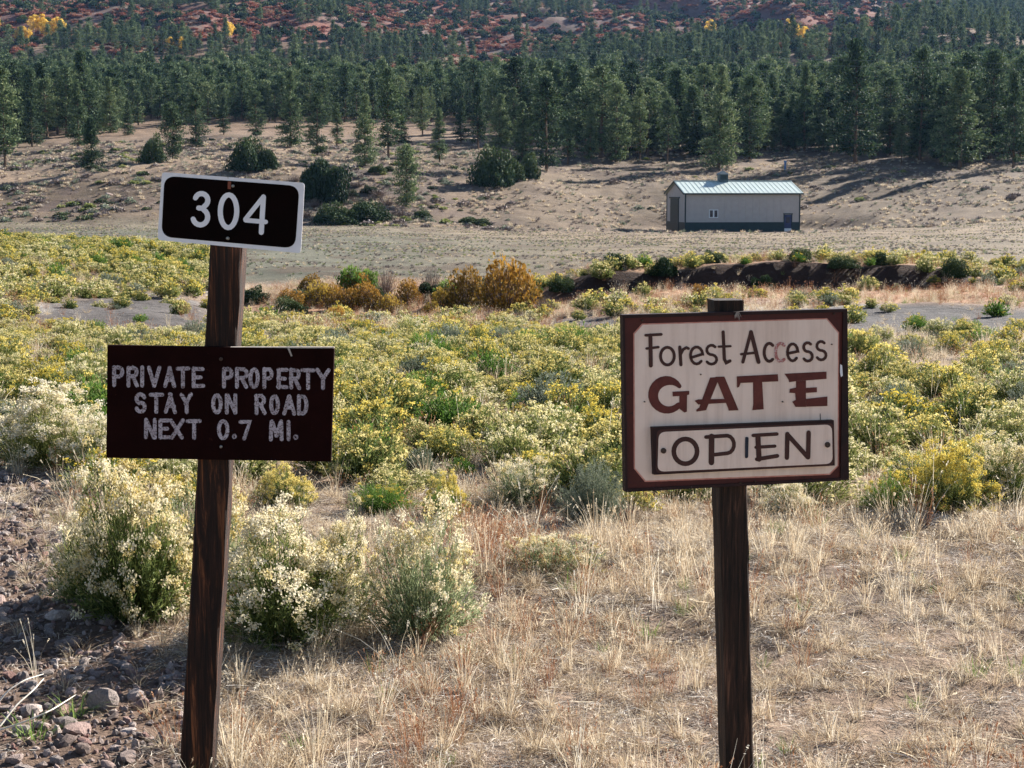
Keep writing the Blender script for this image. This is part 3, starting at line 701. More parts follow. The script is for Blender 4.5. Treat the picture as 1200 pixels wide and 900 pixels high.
for a, b_ in ((0, 0), (BL_, 0), (BL_, BW_), (0, BW_)):
    g = G(); box(g, (a - .07, b_ - .07, -.01), (a + .07, b_ + .07, BH_)); link('corner_trim', g.mesh('corner_trim', [green]), shed)
# roof slabs
oh = .35; sl_ = RISE / (BW_ / 2)
for sgn in (0, 1):
    g = G()
    ya, yb = (-oh, BW_ / 2) if sgn == 0 else (BW_ + oh, BW_ / 2); za, zb = BH_ - oh * sl_ + .03, BH_ + RISE + .03
    prism(g, [(-oh, ya, za), (BL_ + oh, ya, za), (BL_ + oh, yb, zb), (-oh, yb, zb)], np.array([0, 0, .10]))
    rf = link('roof', g.mesh('roof', [roofm]), shed)
    g = G(); x = -oh + .1
    while x < BL_ + oh - .1:
        prism(g, [(x, ya, za + .10), (x + .05, ya, za + .10), (x + .05, yb, zb + .10), (x, yb, zb + .10)], np.array([0, 0, .035])); x += .6
    link('roof_rib', g.mesh('roof_rib', [roofm]), rf, kind='stuff')
    g = G(); y1 = ya - .03 if sgn == 0 else ya + .03
    box(g, (-oh, min(ya, y1), za - .08), (BL_ + oh, max(ya, y1), za + .09)); link('eave_trim', g.mesh('eave_trim', [green]), rf)
    for xx in (-oh - .03, BL_ + oh):
        g = G(); prism(g, [(xx, ya, za - .1), (xx + .03, ya, za - .1), (xx + .03, yb, zb - .1), (xx, yb, zb - .1)], np.array([0, 0, .21])); link('gable_trim', g.mesh('gable_trim', [green]), rf)
g = G(); box(g, (-oh, BW_ / 2 - .18, BH_ + RISE + .13), (BL_ + oh, BW_ / 2 + .18, BH_ + RISE + .19)); link('ridge_cap', g.mesh('ridge_cap', [roofm]), shed)
# sliding garage door on the gable
g = G(); box(g, (-.09, 3.0, 0), (-.01, 7.0, 4.1)); gd = link('sliding_door', g.mesh('sliding_door', [green]), shed)
for z0 in (1.0, 2.0, 3.0):
    g = G(); box(g, (-.115, 3.0, z0), (-.091, 7.0, z0 + .08)); link('rail', g.mesh('rail', [green]), gd)
g = G(); box(g, (-.16, 2.6, 4.12), (-.01, 7.4, 4.28)); link('door_track', g.mesh('door_track', [green]), shed)
# window
g = G(); wx0, wx1, wz0, wz1 = 3.0, 4.15, 1.75, 2.75
for a in ((wx0, wx1, wz0, wz0 + .09), (wx0, wx1, wz1 - .09, wz1), (wx0, wx0 + .09, wz0 + .09, wz1 - .09), (wx1 - .09, wx1, wz0 + .09, wz1 - .09), ((wx0 + wx1) / 2 - .09, (wx0 + wx1) / 2 + .09, wz0 + .09, wz1 - .09)):
    box(g, (a[0], -.07, a[2]), (a[1], -.004, a[3]))
wn = link('window', g.mesh('window', [white]), shed)
for a, b_ in ((wx0 + .09, (wx0 + wx1) / 2 - .09), ((wx0 + wx1) / 2 + .09, wx1 - .09)):
    g = G(); box(g, (a, -.03, wz0 + .09), (b_, -.006, wz1 - .09)); link('pane', g.mesh('pane', [glass]), wn)
# door
g = G(); box(g, (12.65, -.05, .02), (13.55, -.004, 2.1)); dr = link('door', g.mesh('door', [blue]), shed)
g = G(); box(g, (12.55, -.08, 0), (12.645, -.004, 2.15)); box(g, (13.555, -.08, 0), (13.65, -.004, 2.15)); box(g, (12.5, -.12, 2.155), (13.7, -.004, 2.27)); link('frame', g.mesh('frame', [green]), dr)
g = G(); box(g, (12.85, -.06, 1.1), (13.35, -.052, 1.8)); link('pane', g.mesh('pane', [glass]), dr)
g = G(); box(g, (12.66, -.056, .05), (13.54, -.0505, .42)); link('kick_plate', g.mesh('kick_plate', [white]), dr)
# cupola
cx, cy, cz = 6.0, BW_ / 2, BH_ + RISE
cup_m = simple('slate_blue_metal', (.045, .075, .095), (.07, .11, .13), 3, .5)
g = G(); box(g, (cx - .55, cy - .55, cz - .35), (cx + .55, cy + .55, cz + .95)); cu_ = link('cupola', g.mesh('cupola', [cup_m]), shed)
for k in range(5):
    g = G(); z0 = cz + .3 + k * .12; box(g, (cx - .45, cy - .60, z0), (cx + .45, cy - .552, z0 + .07)); link('louver', g.mesh('louver', [green]), cu_)
g = G(); e = .75; bz = cz + .95
vv_ = np.array([(cx - e, cy - e, bz), (cx + e, cy - e, bz), (cx + e, cy + e, bz), (cx - e, cy + e, bz), (cx - .12, cy - .12, bz + .42), (cx + .12, cy - .12, bz + .42), (cx + .12, cy + .12, bz + .42), (cx - .12, cy + .12, bz + .42)])
g.add(vv_, [(0, 3, 2, 1), (4, 5, 6, 7), (0, 1, 5, 4), (1, 2, 6, 5), (2, 3, 7, 6), (3, 0, 4, 7)]); link('cupola_roof', g.mesh('cupola_roof', [cup_m]), cu_)
g = G(); tube(g, [(cx, cy, bz + .42), (cx, cy, bz + .62), (cx, cy, bz + .8)], [.05, .09, .02], 8); link('finial', g.mesh('finial', [cup_m]), cu_)

# small blue post on the slope
x, y, z = gp(920, 200)
g = G(); box(g, (-.14, -.14, -.4), (.14, .14, 1.2)); t = tag(link('marker_post', g.mesh('marker_post', [simple('blue_paint', (.05, .12, .28), (.08, .17, .36), 5)]), None, (x, y, z)), 'tiny blue post on the slope above the right end of the shed', 'post')
g = G(); box(g, (-.2, -.2, 1.201), (.2, .2, 1.45)); link('cap', g.mesh('cap', [simple('blue_cap', (.10, .22, .42), (.14, .28, .5), 5)]), t)

# power line above the trees
wire_m = simple('aluminium_wire', (.16, .18, .20), (.24, .26, .28), 1, .6)
wA, wB = at(-160, 26, 225), at(1400, 78, 232)
wire_o = empty('power_line', (0, 225, 20), 'two thin pale power wires crossing in front of the forest', 'power line')
for k in range(2):
    g = G(); P = []
    for t in np.linspace(0, 1, 60):
        p = wA * (1 - t) + wB * t; p = p + np.array([0, k * 1.2, -k * .7 - 4 * .9 * t * (1 - t)]); P.append(p - np.array([0, 225, 20]))
    tube(g, np.array(P), .011, 4); link('wire', g.mesh('wire', [wire_m]), wire_o)
for e, nm in ((wA, 'at the left end of the power wires'), (wB, 'at the right end of the power wires')):
    zb = hz(e[0], e[1]); g = G(); tube(g, [(0, 0, -1), (0, 0, e[2] - zb + .4)], [.2, .13], 10)
    p = tag(link('utility_pole', g.mesh('utility_pole', [M['bark']]), None, (e[0], e[1] + .2, zb)), 'tall wooden utility pole ' + nm, 'utility pole')
    g = G(); box(g, (-.06, -.4, e[2] - zb - .2), (.06, 1.5, e[2] - zb - .05)); link('crossarm', g.mesh('crossarm', [M['bark']]), p)

# ------------------------------------------------------------------ plants: makers
def make_shrub(seed, nt=200, R_=.3, H=.45, leaves=6, heads=.7, flor=7, lw=.006, ll=.035, fs=.011, clump=.028, lumps=.22, open_=0.0, stemw=.004):
    """dome of fine stems with narrow leaves; flower heads at the tips. returns leaf G, flower G"""
    r = np.random.default_rng(seed); gl_, gf_ = G(), G()
    th = r.uniform(0, 2 * math.pi, nt); cz_ = r.uniform(0.02, 1, nt) ** .8; rad = np.sqrt(1 - cz_ ** 2)
    lump = 1 + lumps * .8 * (fbm(np.cos(th) * rad * 2.2 + seed, np.sin(th) * rad * 2.2 + cz_ * 2, seed, 2) - .5) * 2 + r.normal(0, .045, nt)
    ins = np.where(r.random(nt) < .75, 1, r.uniform(.55, .95, nt))
    tip = np.stack([np.cos(th) * rad * R_, np.sin(th) * rad * R_, (.12 + .88 * cz_) * H], 1) * (lump * ins)[:, None]
    bs = np.stack([np.cos(th) * rad, np.sin(th) * rad, 0 * th], 1) * (R_ * (.18 + .25 * open_))
    mid = bs * .45 + tip * .55; mid[:, 2] = tip[:, 2] * .5 + .03 * H
    mid = mid + np.stack([np.cos(th), np.sin(th), 0 * th], 1) * (R_ * .10)[..., None] if False else mid
    q1 = (bs + mid) / 2 + r.normal(0, .01, (nt, 3)); q2 = (mid + tip) / 2 + r.normal(0, .01, (nt, 3))
    P = np.stack([bs, q1, mid, q2, tip], 1); ax = unit(tip - bs)
    W = np.array([1.4, 1.2, 1., .8, .5])[None] * stemw * np.ones((nt, 1))
    ribbons(gl_, P, W, perp(ax, r), 0, r.uniform(0, .45, nt))
    for k in range(leaves):
        f = r.uniform(.30, 1.0, nt); i = np.clip((f * 4).astype(int), 0, 3); lf = f * 4 - i
        c0 = P[np.arange(nt), i] * (1 - lf)[:, None] + P[np.arange(nt), i + 1] * lf[:, None]
        d = unit(ax * 1.0 + rdir(nt, r) * .75); s_ = perp(d, r); L_ = ll * r.uniform(.6, 1.3, nt)
        Pk = np.stack([c0, c0 + d * L_[:, None] * .5 + s_ * 0, c0 + d * L_[:, None]], 1)
        ribbons(gl_, Pk, np.array([.6, 1.1, .15])[None] * lw * np.ones((nt, 1)), s_, 0, np.clip(r.normal(.55, .25, nt) * (.35 + .7 * f), 0, 1))  # leaves darken towards the shrub base, shade put into their tone
    hm = (r.random(nt) < heads * (.35 + .9 * cz_)) & (ins > .8); tp = tip[hm]; n = len(tp)
    if n:
        ht = r.uniform(0, 1, n)
        for k in range(flor):
            o = r.normal(0, .45, (n, 3)) * clump * np.array([1, 1, .8]); a = rdir(n, r) * fs * r.uniform(.6, 1.3, n)[:, None]
            quads(gf_, tp + o, a, perp(a, r) * fs * .8, 0, np.clip(ht * .6 + r.uniform(0, .4, n), 0, 1))
    return gl_, gf_
def merged(name, a, b, ma, mb):
    gg = G(); off = 0
    for s, mi in ((a, 0), (b, 1)):
        base_ = gg.n
        for v_, t_ in zip(s.v, s.t): gg.v.append(v_); gg.t.append(t_)
        for f_, _ in s.f: gg.f.append((f_ + base_, mi))
        gg.n += s.n
    return gg.mesh(name, [ma, mb])
def make_pine(seed, H=12., base=.12, Rm=2.3, shape='cone', nb=95, cl=6, nq=8, qs=.28):
    """trunk G and crown G: limbs carrying flat sprays of needle clumps with gaps between"""
    r = np.random.default_rng(seed); tg, cg = G(), G()
    lean = r.normal(0, .012, 2); zz = np.linspace(-.4, H * .96, 9)
    pts = np.stack([lean[0] * zz + np.sin(zz * .6 + seed) * .06, lean[1] * zz + np.cos(zz * .5) * .05, zz], 1)
    tube(tg, pts, np.interp(zz, [-.4, 0, H], [.26 * H / 12, .2 * H / 12, .03]), 7)
    f = np.sort(r.uniform(0, 1, nb)) ** 1.0; z0 = H * (base + (1 - base) * f)
    if shape == 'cone': prof = np.interp(f, [0, .12, .35, .7, 1], [.75, 1, .86, .44, .04])
    elif shape == 'oval': prof = np.interp(f, [0, .2, .5, .8, 1], [.55, 1, 1, .75, .2])
    else: prof = np.interp(f, [0, .15, .4, .75, 1], [.85, 1, .98, .8, .35])
    th = r.uniform(0, 2 * math.pi, nb)
    sect = 1 + .30 * (vnoise(np.cos(th) * 1.4 + seed, np.sin(th) * 1.4 + f * 4.5, seed) - .5) * 2
    ln = Rm * prof * sect * r.uniform(.72, 1.12, nb)
    up = np.interp(f, [0, .5, 1], [-.12, .12, .9]) + r.normal(0, .1, nb)
    d = unit(np.stack([np.cos(th), np.sin(th), up], 1)); b0 = np.stack([np.interp(z0, zz, pts[:, 0]), np.interp(z0, zz, pts[:, 1]), z0], 1)
    P = np.stack([b0, b0 + d * ln[:, None] * .5 - [0, 0, .05], b0 + d * ln[:, None] * .95], 1)
    ribbons(tg, P, np.array([.09, .06, .02])[None] * np.ones((nb, 1)), perp(d, r), 0, .4)
    for k in range(cl):
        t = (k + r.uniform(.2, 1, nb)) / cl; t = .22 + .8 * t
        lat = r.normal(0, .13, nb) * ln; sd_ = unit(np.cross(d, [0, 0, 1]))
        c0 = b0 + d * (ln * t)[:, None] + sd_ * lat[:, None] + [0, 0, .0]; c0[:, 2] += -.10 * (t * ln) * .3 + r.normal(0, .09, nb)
        tone = np.clip(.25 + .45 * t + r.normal(0, .13, nb) + .10 * f, 0, 1)  # inner needles dark, limb tips light: crown shade and sunlight put into tone
        for j in range(nq):
            o = r.normal(0, 1, (nb, 3)) * np.array([.30, .30, .17]) * qs / .3
            a = unit(d * .8 + rdir(nb, r) + [0, 0, .35]) * (qs * r.uniform(.6, 1.25, nb) * .75)[:, None]
            quads(cg, c0 + o, a, perp(a, r) * qs * .26, 0, np.clip(tone + r.normal(0, .12, nb), 0, 1))
    return tg, cg
def make_bushball(seed, nq=420, R_=1.0, H=1.0, qs=.16, lumps=.45, hollow=.35):
    """low leafy mass (scrub oak, juniper): leaf clumps through the volume"""
    r = np.random.default_rng(seed); cg = G()
    d = rdir(nq, r); d[:, 2] = np.abs(d[:, 2])
    lp = 1 + lumps * (vnoise(d[:, 0] * 2.1 + seed, d[:, 1] * 2.1 + d[:, 2] * 2, seed) - .5) * 2
    rr = (hollow + (1 - hollow) * r.random(nq) ** .4) * lp
    p = d * rr[:, None] * np.array([R_, R_, H * .9]); p[:, 2] += .06 * H
    a = unit(rdir(nq, r) + d * .5) * (qs * r.uniform(.6, 1.3, nq))[:, None]
    quads(cg, p, a, perp(a, r) * qs * .55, 0, np.clip(.15 + .6 * rr / lp * d[:, 2] + r.normal(.1, .16, nq), 0, 1))  # tops and outsides lighter, insides darker: light put into the leaf tone
    return cg
def make_tuft(seed, n=50, R_=.05, L0=.10, L1=.28, wd=.0032, bend=.6, spread=.5, seeds=0, tone=(0, 1)):
    r = np.random.default_rng(seed); gg = G()
    th = r.uniform(0, 2 * math.pi, n); b0 = np.stack([np.cos(th), np.sin(th), 0 * th], 1) * (R_ * np.sqrt(r.random(n)))[:, None]; b0[:, 2] -= .01
    out = np.stack([np.cos(th + r.normal(0, .7, n)), np.sin(th + r.normal(0, .7, n)), 0 * th], 1)
    L_ = r.uniform(L0, L1, n); sp = np.abs(r.normal(0, spread, n)); bd_ = r.uniform(0, bend, n)
    P = [b0]; dr = unit(np.array([0, 0, 1.]) + out * sp[:, None])
    for k in range(3):
        P.append(P[-1] + dr * (L_ / 3)[:, None]); dr = unit(dr + out * bd_[:, None] - np.array([0, 0, 1.]) * (bd_ * .45)[:, None])
    P = np.stack(P, 1); P[:, :, 2] = np.maximum(P[:, :, 2], -.01 + .02 * r.random((n, 1)))
    tn = r.uniform(tone[0], tone[1], n)
    ribbons(gg, P, np.array([1, .9, .7, .2])[None] * wd * r.uniform(.6, 1.5, (n, 1)), unit(np.cross(out, [0, 0, 1.]) + r.normal(0, .5, (n, 3))), 0, tn)
    if seeds:
        k = r.choice(n, seeds, False)
        for j in range(5):
            c0 = P[k, 3] * (1 - j * .06) + P[k, 2] * j * .06; a = rdir(seeds, r) * .007
            quads(gg, c0, a, perp(a, r) * .004, 0, np.clip(tn[k] + .2, 0, 1))
    return gg
def make_litter(seed, n=70, R_=.16, L=.14, wd=.0035):
    r = np.random.default_rng(seed); gg = G(); th = r.uniform(0, 2 * math.pi, n)
    c0 = np.stack([r.normal(0, R_ * .6, n), r.normal(0, R_ * .6, n), np.abs(r.normal(.008, .016, n))], 1)
    d = np.stack([np.cos(th), np.sin(th), r.normal(0, .16, n)], 1); ln = L * r.uniform(.25, 1.2, n)
    s = np.stack([-np.sin(th), np.cos(th), 0 * th], 1); k = r.normal(0, .12, n)
    P = np.stack([c0 - d * ln[:, None] / 2, c0 + s * (k * ln)[:, None], c0 + d * ln[:, None] / 2], 1)
    ribbons(gg, P, np.array([.8, 1, .5])[None] * wd * r.uniform(.5, 1.7, (n, 1)), unit(s + r.normal(0, .5, (n, 3))), 0, r.uniform(0, 1, n))
    return gg
def make_rock(seed, sub=2, flat=.65):
    import bmesh
    r = random.Random(seed); bm = bmesh.new(); bmesh.ops.create_icosphere(bm, subdivisions=sub, radius=1)
    ox = r.uniform(0, 50); pl_ = [(Vector((r.gauss(0, 1), r.gauss(0, 1), r.gauss(0, 1))).normalized(), r.uniform(.55, .85)) for _ in range(8)]
    for v_ in bm.verts:
        p = v_.co.copy(); n_ = float(vnoise(np.array([p.x * 1.5 + ox + p.z]), np.array([p.y * 1.5 + p.z * .7]), seed)[0])
        p *= .85 + .4 * n_
        for a, k in pl_:
            q = p.dot(a)
            if q > k: p -= a * (q - k)
        v_.co = Vector((p.x, p.y * .8, p.z * flat))
    v = np.array([v_.co[:] for v_ in bm.verts]); f = np.array([[q.index for q in fc.verts] for fc in bm.faces]); bm.free()
    g = G(); g.add(v, f); return g

# rock material: colour from the object's random number
def rockmat():
    m, nt, b = newmat('stone', .9, .2); oi = node(nt, 'ShaderNodeObjectInfo')
    c = ramp(nt, oi.outputs['Random'], [(0, (.16, .12, .105)), (.25, (.33, .26, .235)), (.5, (.27, .235, .22)), (.7, (.50, .42, .385)), (.85, (.24, .12, .10)), (1, (.62, .56, .52))])
    n = noise(nt, 2.2, 7, .7); n2 = noise(nt, 9, 5, .7)
    c = mix(nt, 1, c, ramp(nt, n, [(.3, (.65, .63, .62)), (.7, (1.25, 1.22, 1.2))]), 'MULTIPLY')
    c = mix(nt, 1, c, ramp(nt, n2, [(.35, (.75, .75, .75)), (.6, (1.1, 1.1, 1.1))]), 'MULTIPLY')
    nt.links.new(c, b.inputs['Base Color']); bump(nt, n2, .6, .15, b); return m
M['rock'] = rockmat()

# ------------------------------------------------------------------ rocks on the gravel bank
rocks = [make_rock(s, 2, f * .9).mesh('rock', [M['rock']]) for s, f in ((1, .7), (2, .55), (3, .8), (4, .6), (5, .5), (6, .75), (7, .65), (8, .45))]
pebbles = [make_rock(20 + s, 1, .65).mesh('pebble', [M['rock']]) for s in range(7)]
n = 60000; y = np.sqrt(rng.uniform(3.2 ** 2, 12.5 ** 2, n)); x = rng.uniform(-.52, .02, n) * y
k = (gravel(x, y) + .05 * sstep(.30, 0, np.abs(x - np.interp(y, gly, glx)))) > rng.random(n)
x, y = x[k], y[k]; x, y = x[:17000], y[:17000]
s = np.exp(rng.normal(math.log(.0090), .50, len(x))); s = np.clip(s, .004, .026)
scatter('gravel', np.stack([x, y, height(x, y) + s * .25], 1), rng.uniform(0, 6.28, (len(x), 3)), s[:, None] * rng.uniform(.7, 1.25, (len(x), 3)), rng.integers(0, 7, len(x)), pebbles, label='loose grey and pinkish gravel on the bank left of the leaning post')
n = 9000; y = np.sqrt(rng.uniform(3.2 ** 2, 12 ** 2, n)); x = rng.uniform(-.50, -.12, n) * y
k = gravel(x, y) > .5; x, y = x[k], y[k]
rs = np.clip(np.exp(rng.normal(math.log(.019), .36, len(x))), .011, .05)
o_ = np.argsort(-rs); x, y, rs = x[o_], y[o_], rs[o_]; k = dart(x, y, rs * .8); x, y, rs = x[k], y[k], rs[k]
px, py = proj(x, y, height(x, y)); vis = (px > -60) & (py < 960)
x, y, rs = x[vis][:250], y[vis][:250], rs[vis][:250]
def add_rock(x, y, s, label, me=None, group=None, sz=1.0, rz=None):
    me = me or random.choice(rocks); o = link('rock', me); o.location = (x, y, hz(x, y) + s * .22 * sz)
    o.scale = (s * random.uniform(.85, 1.3), s * random.uniform(.8, 1.1), s * sz * random.uniform(.8, 1.1)); o.rotation_euler = (random.gauss(0, .25), random.gauss(0, .25), random.uniform(0, 6.3) if rz is None else rz)
    return tag(o, label, 'rock', group)
hero_rocks = [(122, 832, .075, 'largest grey-pink rock beside the leaning timber post, lower left'), (72, 838, .045, 'tan angular rock just left of the largest grey-pink rock'),
              (24, 862, .055, 'pale rock at the lower left corner of the gravel bank'), (195, 872, .055, 'flat grey stone at the foot of the leaning timber post'),
              (100, 700, .045, 'pale round stone under the left edge of the large cream-flowered rabbitbrush'), (28, 632, .04, 'dark red stone high on the gravel bank'),
              (150, 890, .05, 'round grey stone near the bottom of the gravel bank'), (200, 800, .05, 'broken grey stone where gravel meets dry grass by the leaning post')]
hr = []
for px_, py_, s_, lb in hero_rocks:
    X_, Y_, _ = gp(px_, py_); s_ *= .85; hr.append((X_, Y_, s_)); add_rock(X_, Y_, s_, lb)
for x_, y_, s_ in zip(x, y, rs):
    if all((x_ - a) ** 2 + (y_ - b) ** 2 > (s_ + c_) ** 2 for a, b, c_ in hr):
        py_ = proj(x_, y_, hz(x_, y_))[1]; wh = 'at the top of the gravel bank' if py_ < 640 else 'in the upper half of the gravel bank' if py_ < 720 else 'in the lower half of the gravel bank' if py_ < 800 else 'at the bottom of the gravel bank'
        add_rock(x_, y_, s_, 'small loose stone ' + wh, group='stones ' + wh)
for px_, py_, s_, lb in ((128, 230, .55, 'pale boulder on the bare knoll slope left of the 304 plate'), (72, 415, .16, 'dark block of rock in the brush left of the brown board')):
    X_, Y_, _ = gp(px_, py_); add_rock(X_, Y_, s_, lb, sz=.8)

# ------------------------------------------------------------------ shrubs
cols_ = dict(rb=('rb_leaf', 'rb_flower'), yl=('rb_leaf', 'yl_flower'), gr=('gr_leaf', 'yl_flower'), sg=('sage_leaf', 'sage_leaf'), tw=('twig', 'twig'))
nearv, midv, farv = {}, {}, {}
for kd, (a, b_) in cols_.items():
    hd = {'rb': .8, 'yl': .75, 'gr': .1, 'sg': .25, 'tw': 0}[kd]
    nearv[kd] = []
    for s in range(3 if kd == 'rb' else 2):
        L_, F_ = make_shrub(100 + s * 7 + ord(kd[0]), [700, 620, 430][s], .30, .45, ([12, 11, 9][s]) if kd != 'tw' else 2, hd * [.62, .8, .6][s], 54, lw=.0042, ll=.030, fs=.0052, clump=.028, lumps=.55, stemw=.003)
        nearv[kd].append((L_.mesh('shrub_foliage', [M['wisp_leaf' if kd == 'rb' and s == 2 else a]]), F_.mesh('shrub_flowers', [M[b_]]) if F_.n else None))
    midv[kd] = []
    for s in range(4):
        L_, F_ = make_shrub(300 + s * 11 + ord(kd[0]), 260, .30, .42, 11 if kd != 'tw' else 3, hd * .56, 15, lw=.0095, ll=.040, fs=.0105, clump=.034, lumps=.42, stemw=.005)
        midv[kd].append(merged('shrub', L_, F_, M[a], M['rb_flower_field' if kd == 'rb' else b_]) if F_.n else L_.mesh('shrub', [M[a]]))
    farv[kd] = []
    for s in range(3):
        L_, F_ = make_shrub(500 + s * 11 + ord(kd[0]), 100, .30, .42, 7 if kd != 'tw' else 3, hd * .7, 8, lw=.020, ll=.065, fs=.021, clump=.048, lumps=.4, stemw=.010)
        farv[kd].append(merged('shrub', L_, F_, M[a], M['rb_flower_field' if kd == 'rb' else b_]) if F_.n else L_.mesh('shrub', [M[a]]))
NAMES = dict(rb='rabbitbrush', yl='yellow_rabbitbrush', gr='green_shrub', sg='sagebrush', tw='bare_shrub')
def add_near(kd, px_, py_, wpx, hpx, label, var=0, cat='shrub', mats=None, flower_share=None):
    X_, Y_, Z_ = gp(px_, py_); W_ = wpx * Y_ / F; H_ = hpx * Y_ / F; Y_ += W_ * .35; Z_ = hz(X_, Y_)
    e_ = empty(NAMES[kd], (X_, Y_, Z_ - .02), label, cat, rz=random.uniform(0, 6.3))
    fm, bm_ = nearv[kd][var % len(nearv[kd])]
    sc = (W_ / .62, W_ / .62, H_ / .47)
    o = link('foliage', fm, e_); o.scale = sc
    if bm_: o = link('flower_heads', bm_, e_); o.scale = sc
    placed.append((X_, Y_, W_ * .5)); return e_
placed = [(B1[0], B1[1], .12), (B2[0], B2[1], .12)]
add_near('rb', 145, 742, 180, 186, 'big cream-flowered rabbitbrush beside the gravel, left of the leaning timber post', 0)
add_near('rb', 232, 712, 150, 150, 'cream rabbitbrush directly behind the leaning timber post', 2)
add_near('rb', 92, 706, 100, 100, 'small cream rabbitbrush against the left flank of the biggest one by the gravel', 1)
add_near('rb', 392, 742, 100, 120, 'small cream rabbitbrush against the right flank of the bright one', 0)
add_near('rb', 325, 770, 205, 150, 'bright cream-flowered rabbitbrush just right of the leaning timber post', 1)
add_near('rb', 492, 760, 165, 165, 'tall open rabbitbrush with green stems standing mid-picture in front of the field', 2)
add_near('rb', 645, 682, 125, 52, 'low sparse grey-green shrub in the dry grass between the two signposts', 2)
add_near('rb', 40, 556, 150, 90, 'dense pale rabbitbrush at the left edge above the gravel bank', 1)
add_near('rb', 100, 560, 90, 70, 'pale rabbitbrush under the left corner of the brown board', 0)
add_near('gr', 516, 612, 58, 42, 'small bright green shrub capped with yellow flowers', 1)
X_, Y_, _ = gp(522, 608)
add_near('yl', 524, 609, 54, 50, 'vivid yellow-flowered low shrub growing over the small bright green one', 0)
add_near('gr', 448, 605, 85, 38, 'green grassy shrub left of the vivid yellow one', 0)
add_near('sg', 695, 616, 85, 75, 'grey-blue sagebrush left of the access sign post', 0)
add_near('tw', 738, 615, 40, 32, 'small bare grey shrub beside the grey-blue sagebrush', 0)
add_near('gr', 1048, 606, 85, 50, 'bright green shrub right of the access sign', 1)
add_near('yl', 1120, 606, 110, 85, 'yellow-green rabbitbrush right of the bright green shrub', 1)
add_near('rb', 1178, 596, 95, 75, 'cream rabbitbrush at the right edge of the picture', 0)
add_near('rb', 608, 600, 85, 62, 'cream rabbitbrush at the front edge of the field between the signs', 2)
add_near('rb', 930, 612, 70, 40, 'straggly low rabbitbrush right behind the access sign post', 1)
add_near('yl', 330, 600, 80, 50, 'yellowish rabbitbrush low behind the brown board', 0)

# field of rabbitbrush
n = 34000
y = np.exp(rng.uniform(math.log(7.2), math.log(90), n)); y = np.sqrt(rng.uniform(7.2 ** 2, 95 ** 2, n)); x = rng.uniform(-.54, .54, n) * y
y2 = np.sqrt(rng.uniform(7.5 ** 2, 30 ** 2, 12000)); x = np.concatenate([rng.uniform(-.54, .54, 12000) * y2, x]); y = np.concatenate([y2, y])
n = len(x); z = height(x, y); px, py = proj(x, y, z)
dens = np.zeros(n)
front = 602 + 14 * (fbm(x * 1.3, y * 1.3, 71) - .5) - 40 * sstep(200, 330, px) * sstep(440, 400, px)
lim = np.interp(px, [0, 60, 240, 330, 480, 600, 730, 800, 1000, 1200], [422, 430, 430, 410, 402, 410, 430, 442, 452, 440])
fld = (py < front) & (py > lim)
dens = np.where(fld, 1.0, dens)
ypatch = fbm(x / 1.6, y / 1.6, 73)
dens = dens * np.where(py > 470, 1 - .5 * sstep(.56, .64, ypatch), 1)
dens = np.where((py <= lim) & (y < 47) & (px > 380), .22, dens)
dens = np.where((px > 1000) & (py <= lim) & (py > 350), .025, dens)
dens = np.where((px > 860) & (px <= 1000) & (py <= lim) & (py > 356), .05, dens)
dens = np.where((py < lim) & (px <= 400) & (y < 47), .18, dens)
dens = np.where((px < 250) & (y > 24) & (y < 84), .75 * sstep(270, 190, px) + .1, dens)
g1 = ell(px, py, 150, 372, 120, 26, .2); g2 = ell(px, py, 715, 384, 95, 11, .3); g3 = ell(px, py, 90, 402, 90, 14)
dens = dens * (1 - .97 * np.maximum(np.maximum(g1, g2), g3 * .5) * (py < lim))
dens = np.where((y > 43) & (y < 49.9) & (px > 300), .02, dens)
dens = np.where((y > 49.9) & (y < 53) & (px > 560), .42 * (1 - .65 * ((px > 900) & (px < 1000))), dens)
dens = np.where((y > 49) & (y < 60) & (px > 1000), .35, dens)
dens = np.where((y > 55) & (px > 250) & (px < 1000), 0, dens)
dens = np.where((y > 60) & (px >= 1000), 0, dens); dens = np.where(y > 84, 0, dens)
dens = dens * (gravel(x, y) < .3)
k = rng.random(n) < dens; x, y, z, px, py = x[k], y[k], z[k], px[k], py[k]
rad = np.clip(rng.normal(.225, .065, len(x)), .11, .34) * np.where(y > 40, 1.25, 1.0)
k = dart(x, y, rad * .87)
k = np.array([i for i in k if all((x[i] - a) ** 2 + (y[i] - b_) ** 2 > (rad[i] * .7 + c_ * .8) ** 2 for a, b_, c_ in placed)])
x, y, z, px, py, rad = x[k], y[k], z[k], px[k], py[k], rad[k]
kr = rng.random(len(x)) + (fbm(x / 2.5, y / 2.5, 75) - .5) * .8
kind = np.where(kr < .50, 'rb', np.where(kr < .80, 'yl', np.where(kr < .90, 'gr', 'sg')))
kind = np.where((y > 34) & (kind == 'sg') & (rng.random(len(x)) < .6), 'rb', kind)
inview = (px > -40) & (px < 1240)
order = np.argsort(-(rad / y * inview)); ind = set(order[:285].tolist())
rest = {kd: [] for kd in cols_}
LBL = dict(rb='cream-flowered rabbitbrush', yl='yellow-green rabbitbrush', gr='green leafy shrub', sg='grey sagebrush')
def zone(a, b_):
    w_ = 'left of the leaning post' if a < 240 else 'just right of the brown board' if a < 480 else 'midway between the signs' if a < 620 else 'close left of the access sign' if a < 790 else 'behind the access sign' if a < 960 else 'right of the access sign' if a < 1090 else 'by the right edge'
    return ('in the near rows ' if b_ > 530 else 'in the middle rows ' if b_ > 465 else 'in the back rows ') + w_
